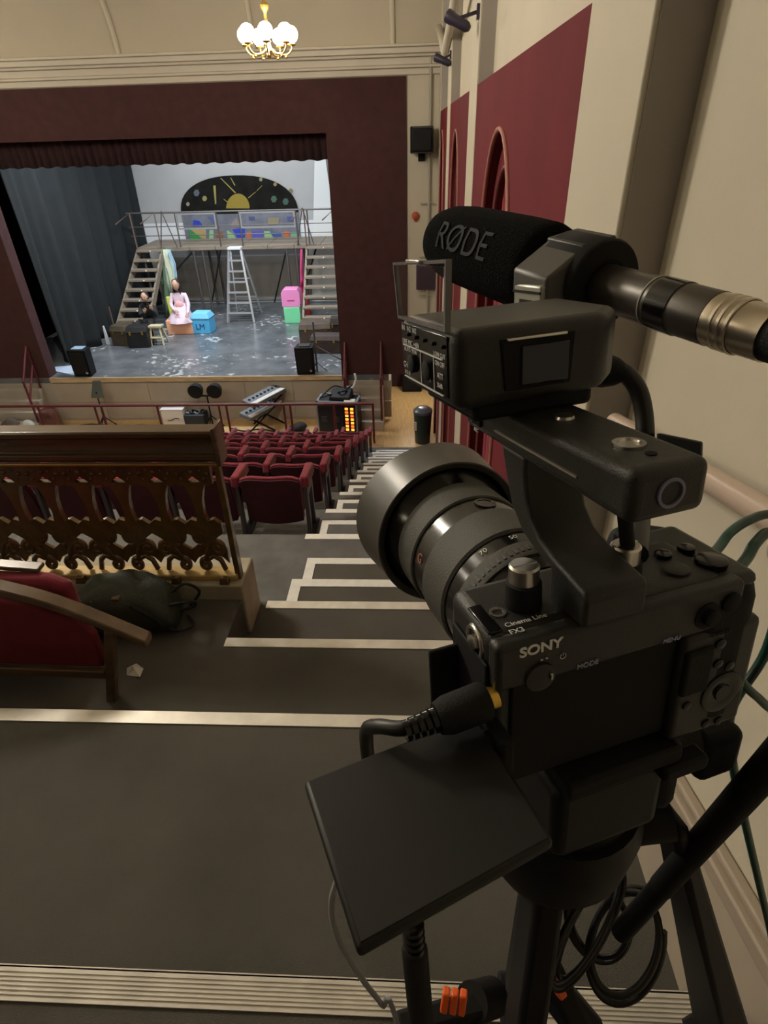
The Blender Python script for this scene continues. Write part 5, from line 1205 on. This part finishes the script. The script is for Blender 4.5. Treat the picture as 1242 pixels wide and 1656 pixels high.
# stacked keyboards leaning on a stand
kb0 = onz(440, 693, FZ)
for k, (dx_, dz_, lab) in enumerate(((0, .0, 'grey electric keyboard on the lower tier of the stand'), (.10, .28, 'grey electric keyboard on the upper tier of the stand'))):
    kb = empty('electric_keyboard', kb0+Vector((-.16+dx_, .0, .42+dz_)), lab, 'keyboard', rz=math.radians(62))
    MB().hexa([(-.52, -.15, -.02), (.52, -.15, -.02), (.52, .15, .03), (-.52, .15, .03), (-.52, -.15, .05), (.52, -.15, .05), (.52, .15, .12), (-.52, .15, .12)]).build('case', mat('keyboard_grey', (.16, .18, .21), .45), kb, bevel=.01)
    kw = MB()
    for i in range(28): MB().box(-.49+.035*i, -.49+.035*i+.032, -.16, -.02, .055, .075).build('key', mat('key_white', (.75, .77, .78), .3), kb)
    for i in range(8): MB().box(-.44+.12*i, -.40+.12*i, .02, .06, .10, .115).build('button', M_blackmat, kb)
ks = empty('keyboard_stand', kb0, 'black folding stand under the grey keyboards', 'stand')
for s in (-1, 1): MB().bar((-.45, s*.25, 0), (.25, s*.25, .68), .03, .03).bar((.25, s*.25, 0), (-.45, s*.25, .40), .03, .03).build('cross_leg', M_blackmat, ks)
MB().bar((-.10, -.25, .34), (-.10, .25, .34), .03, .03).build('tie_bar', M_blackmat, ks)
# black drum kit seat / cymbal bags on a stand
dk = empty('stage_lamp', onz(345, 692, FZ), 'pair of black floodlights on a thin dark stand behind the barrier rail', 'floodlight')
MB().cyl((0, 0, .0), (0, 0, .74), .018, n=8).build('pole', M_blackmat, dk)
for a in (0.4, 2.5, 4.6): MB().bar((0, 0, .3), (.24*math.cos(a), .24*math.sin(a), 0), .02, .02).build('leg', M_blackmat, dk)
MB().bar((-.26, 0, .74), (.26, 0, .74), .03, .03).build('crossbar', M_blackmat, dk)
for s, w_ in ((-1, .15), (1, .18)):
    MB().lathe((s*.20, -.10, .86), (0, 1, .15), [(0, .155), (.02, .16), (.16, .13), (.22, .06)], 18).build('lamp_head', M_blackmat, dk, smooth=40)
    MB().bar((s*.20, 0, .74), (s*.20, .02, .86), .03, .04).build('yoke', M_blackmat, dk)
# white box, music stand, barrel and boxes
wb = empty('white_carton', onz(283, 690, FZ), 'white carton with a black scrawl behind the barrier rail', 'carton')
MB().box(-.24, .24, 0, .35, 0, .38).build('carton_body', mat('white_card', (.70, .70, .74), .7), wb, bevel=.01); MB().tube(spline([(-.12, -.004, .14), (-.02, -.004, .16), (.06, -.004, .20), (.14, -.004, .18)], 4), .008, 6).build('scrawl', M_blackmat, wb); MB().box(-.25, .25, -.01, .36, .375, .40).build('lid_flap', mat('white_card2', (.66, .66, .7), .7), wb)
cg = empty('tool_crate', onz(316, 690, FZ), 'dark blue crate of cables beside the white carton', 'crate')
MB().box(-.22, .22, 0, .32, .0, .26).build('crate_body', mat('crate_blue', (.02, .03, .05), .6), cg, bevel=.01)
for i in range(4): MB().tube([(-.15+.1*i+.06*math.cos(a), .16+.08*math.sin(a), .28+.02*math.sin(3*a+i)) for a in [k*math.pi/6 for k in range(12)]], .02, 6, closed=True).build('cable_coil', M_cable if i % 2 else mat('grey_coil', (.3, .33, .36), .5), cg, smooth=60)
ms = empty('music_stand', onz(172, 690, FZ), 'grey green music stand behind the barrier rail', 'music stand')
MB().hexa([(-.13, -.02, .68), (.15, -.02, .68), (.15, .0, .68), (-.13, .0, .68), (-.05, .10, 1.02), (.12, .10, 1.02), (.12, .12, 1.02), (-.05, .12, 1.02)]).build('desk', mat('stand_grey', (.08, .09, .085), .6), ms); MB().cyl((0, 0, 0), (0, .02, .8), .015, n=8).build('pole', M_blackmat, ms)
for a in (0.5, 2.6, 4.7): MB().bar((0, 0, .25), (.22*math.cos(a), .22*math.sin(a), 0), .018, .018).build('leg', M_blackmat, ms)
brl = tag(MB().lathe((0, 0, 0), (0, 0, 1), [(0, .17), (.05, .19), (.22, .215), (.40, .19), (.46, .17), (.46, .15), (.43, .14)], 20).build('prop_barrel', wood('barrel_wood', (.13, .045, .03), (.06, .02, .015), .5, (4, 4, 1), .2), None, smooth=40), 'dark red brown barrel behind the barrier rail', 'barrel'); brl.location = onz(88, 694, FZ)
for (px, py, lab, col, w_, h_) in ((45, 702, 'pale grey cloth bundle beside the dark red barrel', (.40, .40, .36), .42, .30), (20, 701, 'dark brown cloth bundle at the foot of the far steps', (.11, .09, .08), .45, .35), (480, 696, 'dark bundle of cables on the floor near the flight case', (.02, .018, .02), .40, .16), (525, 699, 'small olive bag leaning beside the flight case', (.16, .13, .06), .26, .20)):
    bm_ = MB().sphere((0, 0, h_/2), .5, 16, 10, (w_, .30, h_)); 
    for v in bm_.v: v.x += .04*math.sin(9*v.z+5*v.y); v.z = max(0, v.z*(1+.15*math.sin(13*v.x)))
    o = bm_.build('cloth_bundle', mat('bundle_%d' % px, col, .85, var=.2, scale=9), None, smooth=60); o.location = onz(px, py, FZ); tag(o, lab, 'bundle')
cable('floor_cable', [onz(x, y, FZ+.014) for x, y in ((120, 689), (150, 686), (190, 690), (230, 687), (262, 691))], .014, M_cable, 'black cable snaking across the floor below the stage')
cable('floor_cable', [onz(x, y, FZ+.014) for x, y in ((372, 692), (395, 697), (420, 694), (455, 699), (500, 697))], .014, M_cable, 'black cable trailing from the keyboard stand to the flight case')
# bin and black boxes by the wall
bn = empty('litter_bin', onz(692, 714, FZ), 'dark green round litter bin with a pale label against the wall', 'bin')
bn.location.x = min(bn.location.x, .20)
MB().lathe((0, 0, 0), (0, 0, 1), [(0, .15), (.62, .18), (.64, .185)], 24).build('bin_body', mat('bin_green', (.015, .03, .022), .5), bn, smooth=40)
MB().lathe((0, 0, .64), (0, 0, 1), [(0, .19), (.05, .19), (.10, .13), (.11, .05)], 24).build('lid', mat('bin_lid', (.08, .09, .11), .3), bn, smooth=40)
MB().box(-.175, -.12, -.13, -.10, .30, .48).build('label_patch', mat('pale_label', (.62, .58, .45), .6), bn)
bs_ = empty('equipment_case', onz(664, 634, FZ), 'black equipment case standing by the stage steps', 'equipment case')
MB().box(-.20, .26, 0, .4, 0, .62).build('cabinet', M_black, bs_, bevel=.015); MB().box(-.17, .23, -.01, 0, .06, .56).build('grille', M_blackmat, bs_); MB().box(-.21, .27, -.01, .41, .62, .65).build('top_edge', M_blackmat, bs_, bevel=.005)
tb_ = empty('black_holdall', onz(646, 618, FZ), 'black bag with a blue end beside the equipment case', 'bag')
MB().box(-.16, .12, 0, .3, 0, .75).build('bag_body', M_black_soft, tb_, bevel=.06, seg=3); MB().box(-.20, -.15, .02, .28, .03, .45).build('blue_end', mat('blue_cloth', (.03, .12, .38), .7), tb_, bevel=.02); MB().tube(spline([(-.1, .1, .74), (0, .1, .86), (.1, .1, .74)], 6), .018, 8).build('handle', M_black_soft, tb_, smooth=60)

# ============================================================ fittings on the walls
sp = empty('wall_speaker', ony(682, 226, PY), 'black loudspeaker on a bracket high on the cream wall by the stage opening', 'loudspeaker')
sp.location.y = PY
MB().hexa([(-.17, -.50, -.17), (.17, -.50, -.17), (.20, -.14, -.20), (-.20, -.14, -.20), (-.17, -.50, .17), (.17, -.50, .17), (.20, -.14, .20), (-.20, -.14, .20)]).build('cabinet', M_black, sp, bevel=.02)
MB().box(-.15, .15, -.515, -.498, -.14, .14).build('grille', M_blackmat, sp); MB().bar((0, -.16, -.10), (0, 0, -.22), .06, .05).build('bracket', M_blackmat, sp); MB().box(-.06, .06, -.02, 0, -.32, -.10).build('wall_plate', M_blackmat, sp)
pp0 = ony(697, 92, PY-.06); 
pipe = empty('service_pipe', (pp0.x, PY-.06, SZ), 'thin grey pipe running down the cream wall and across at the top', 'pipe')
z0_ = pp0.z-SZ
MB().cyl((0, 0, 0), (0, 0, z0_), .024, n=10).build('riser', mat('pipe_grey', (.36, .33, .28), .5), pipe, smooth=50); MB().cyl((0, 0, z0_), (.26, -.02, z0_), .024, n=10).build('branch', MATS['pipe_grey'], pipe, smooth=50)
for z in (1.6, 2.3, 3.2): MB().cyl((-.16, .0, z), (.10, .0, z), .012, n=8).build('pipe_clip', MATS['pipe_grey'], pipe)
ro_ = empty('fire_bell', ony(672, 349, PY), 'small round red fire bell on the cream wall', 'bell'); ro_.location.y = PY
MB().lathe((0, 0, 0), (0, -1, 0), [(0, .07), (.03, .07), (.06, .05), (.07, .015)], 20).build('gong', mat('bell_red', (.42, .07, .03), .4), ro_, smooth=40); MB().box(-.03, .03, -.03, 0, -.09, -.05).build('striker_box', MATS['bell_red'], ro_)
pb2 = empty('control_box', ony(690, 440, PY), 'dark purple control box on the cream wall beside the red arches', 'control box'); pb2.location.y = PY
MB().box(-.20, .20, -.12, 0, -.30, .16).build('box_body', mat('purple_black', (.05, .02, .045), .5), pb2, bevel=.01); MB().box(-.17, .17, -.13, -.12, -.26, .12).build('front_door', mat('purple_black2', (.035, .015, .035), .4), pb2, bevel=.005)
def spotlamp(p, d, label, wallx, k=.62):
    t = empty('wall_spotlight', p, label, 'spotlight'); d = Vector(d).normalized()
    mm = mat('violet_black', (.030, .024, .045), .4)
    MB().lathe(-d*.14*k, d, [(a*k, b*k) for a, b in [(0, .03), (.03, .05), (.20, .055), (.24, .065), (.29, .065), (.29, .05), (.26, .045)]], 24, cap=False).build('lamp_body', mm, t, smooth=40)
    MB().lathe(-d*.14*k, d, [(.0, .001), (.0, .03*k)], 24, cap=False).build('lamp_back', mm, t); MB().lathe(d*.11*k, d, [(0, .001), (0, .046*k)], 24, cap=False).build('lens_glass', M_gloss, t)
    MB().bar((0, 0, .02), (wallx-p[0]-.012, 0, .05), .02, .02).build('bracket', mm, t); MB().box(wallx-p[0]-.02, wallx-p[0], -.03, .03, .01, .09).build('wall_plate', mm, t)
    return t
s1 = ony(742, 36, 5.10); s2 = ony(717, 98, 8.55)
spotlamp(s1, (-.75, .40, .42), 'dark spotlight angled from the pilaster between the first and second arches', PX)
spotlamp(s2, (-.8, .35, .35), 'dark spotlight on the pilaster between the second and third arches', PX, .7)

# ============================================================ chandeliers
def make_chandelier():
    t = empty('chandelier', (0, 0, 0), 'brass chandelier with lit round glass globes hanging before the stage opening', 'chandelier')
    MB().lathe((0, 0, -.16), (0, 0, 1), [(-.06, .004), (-.04, .022), (-.01, .03), (.02, .05), (.06, .03), (.12, .02), (.20, .02), (.26, .035), (.30, .02), (.36, .016), (.40, .045), (.43, .05), (.46, .02), (.50, .012)], 18).build('stem', M_gold, t, smooth=50)
    for k in range(7):
        a = 2*math.pi*k/7+.35; c, s = math.cos(a), math.sin(a)
        ar = MB().tube(spline([(0, 0, -.10), (.10*c, .10*s, -.17), (.21*c, .21*s, -.18), (.27*c, .27*s, -.13), (.275*c, .275*s, -.09)], 6), .010, 8).build('arm', M_gold, t, smooth=60)
        MB().lathe((.275*c, .275*s, -.10), (0, 0, 1), [(0, .012), (.01, .045), (.02, .05), (.03, .035)], 14).build('cup', M_gold, ar, smooth=50)
        MB().sphere((.275*c, .275*s, .012), .085, 18, 12).build('glass_globe', M_globe, t, smooth=80)
        MB().sphere((.20*c, .20*s, -.20), .018, 8, 6).build('drop', M_gold, t, smooth=60)
    return t
ch0 = make_chandelier()
ch0.location = CHANDELIERS[0]
MB().cyl((0, 0, .33), (0, 0, CZ-CHANDELIERS[0][2]-.04), .008, n=8).build('chain', M_gold, ch0); MB().lathe((0, 0, CZ-CHANDELIERS[0][2]-.05), (0, 0, 1), [(0, .02), (.02, .07), (.049, .09)], 18).build('ceiling_rose', M_gold, ch0, smooth=40)
CL = [None, 'added unseen brass chandelier over the far end of the lowest seats', 'added unseen brass chandelier over the middle of the taped aisle', 'added unseen brass chandelier over the far middle of the hall', 'added unseen brass chandelier over the top landing']
for i in range(1, 5):  # unseen copies, added for the light they give the hall
    o = copy_tree(ch0); o.location = CHANDELIERS[i]; o['label'] = CL[i]
    for chd in o.children:
        if chd.name.startswith('chain') or chd.name.startswith('ceiling_rose'):
            if chd.name.startswith('ceiling_rose'): chd.location.z = CHANDELIERS[0][2]-CHANDELIERS[i][2]
            else: chd.scale.z = (CZ-CHANDELIERS[i][2]-.04)/(CZ-CHANDELIERS[0][2]-.04)

# vault ribs springing from the pilaster by the middle arch
for k, pts in enumerate(([(719, 84), (713, 58), (705, 30), (697, -6), (690, -40)], [(720, 84), (725, 58), (731, 30), (737, -6), (741, -40)])):
    q = [onx(x, y, .40) for x, y in pts]
    MB().tube(spline(q, 6), .05, 8).build('rib', M_white_trim, ce, smooth=60)

# unseen ceiling lamp, added to brighten the dark passage beside the stage
pl_ = empty('added_passage_lamp', (0.0, 12.9, -3.25), 'round white ceiling lamp added to brighten the passage beside the stage', 'lamp')
MB().lathe((0, 0, 0), (0, 0, -1), [(0, .16), (.03, .16), (.03, .14)], 24).build('lamp_base', M_white_trim, pl_, smooth=40)
MB().sphere((0, 0, -.04), .13, 18, 10, (1, 1, .5)).build('glass_bowl', M_globe, pl_, smooth=80)
point('added_passage_light', (0.0, 12.9, -3.50), 45, WARM, .12)
# ------------------------------------------------------------ raise everything to the true height above the hall floor
for o in list(bpy.data.objects):
    if o.parent is None and o is not cam: o.location.z += UP
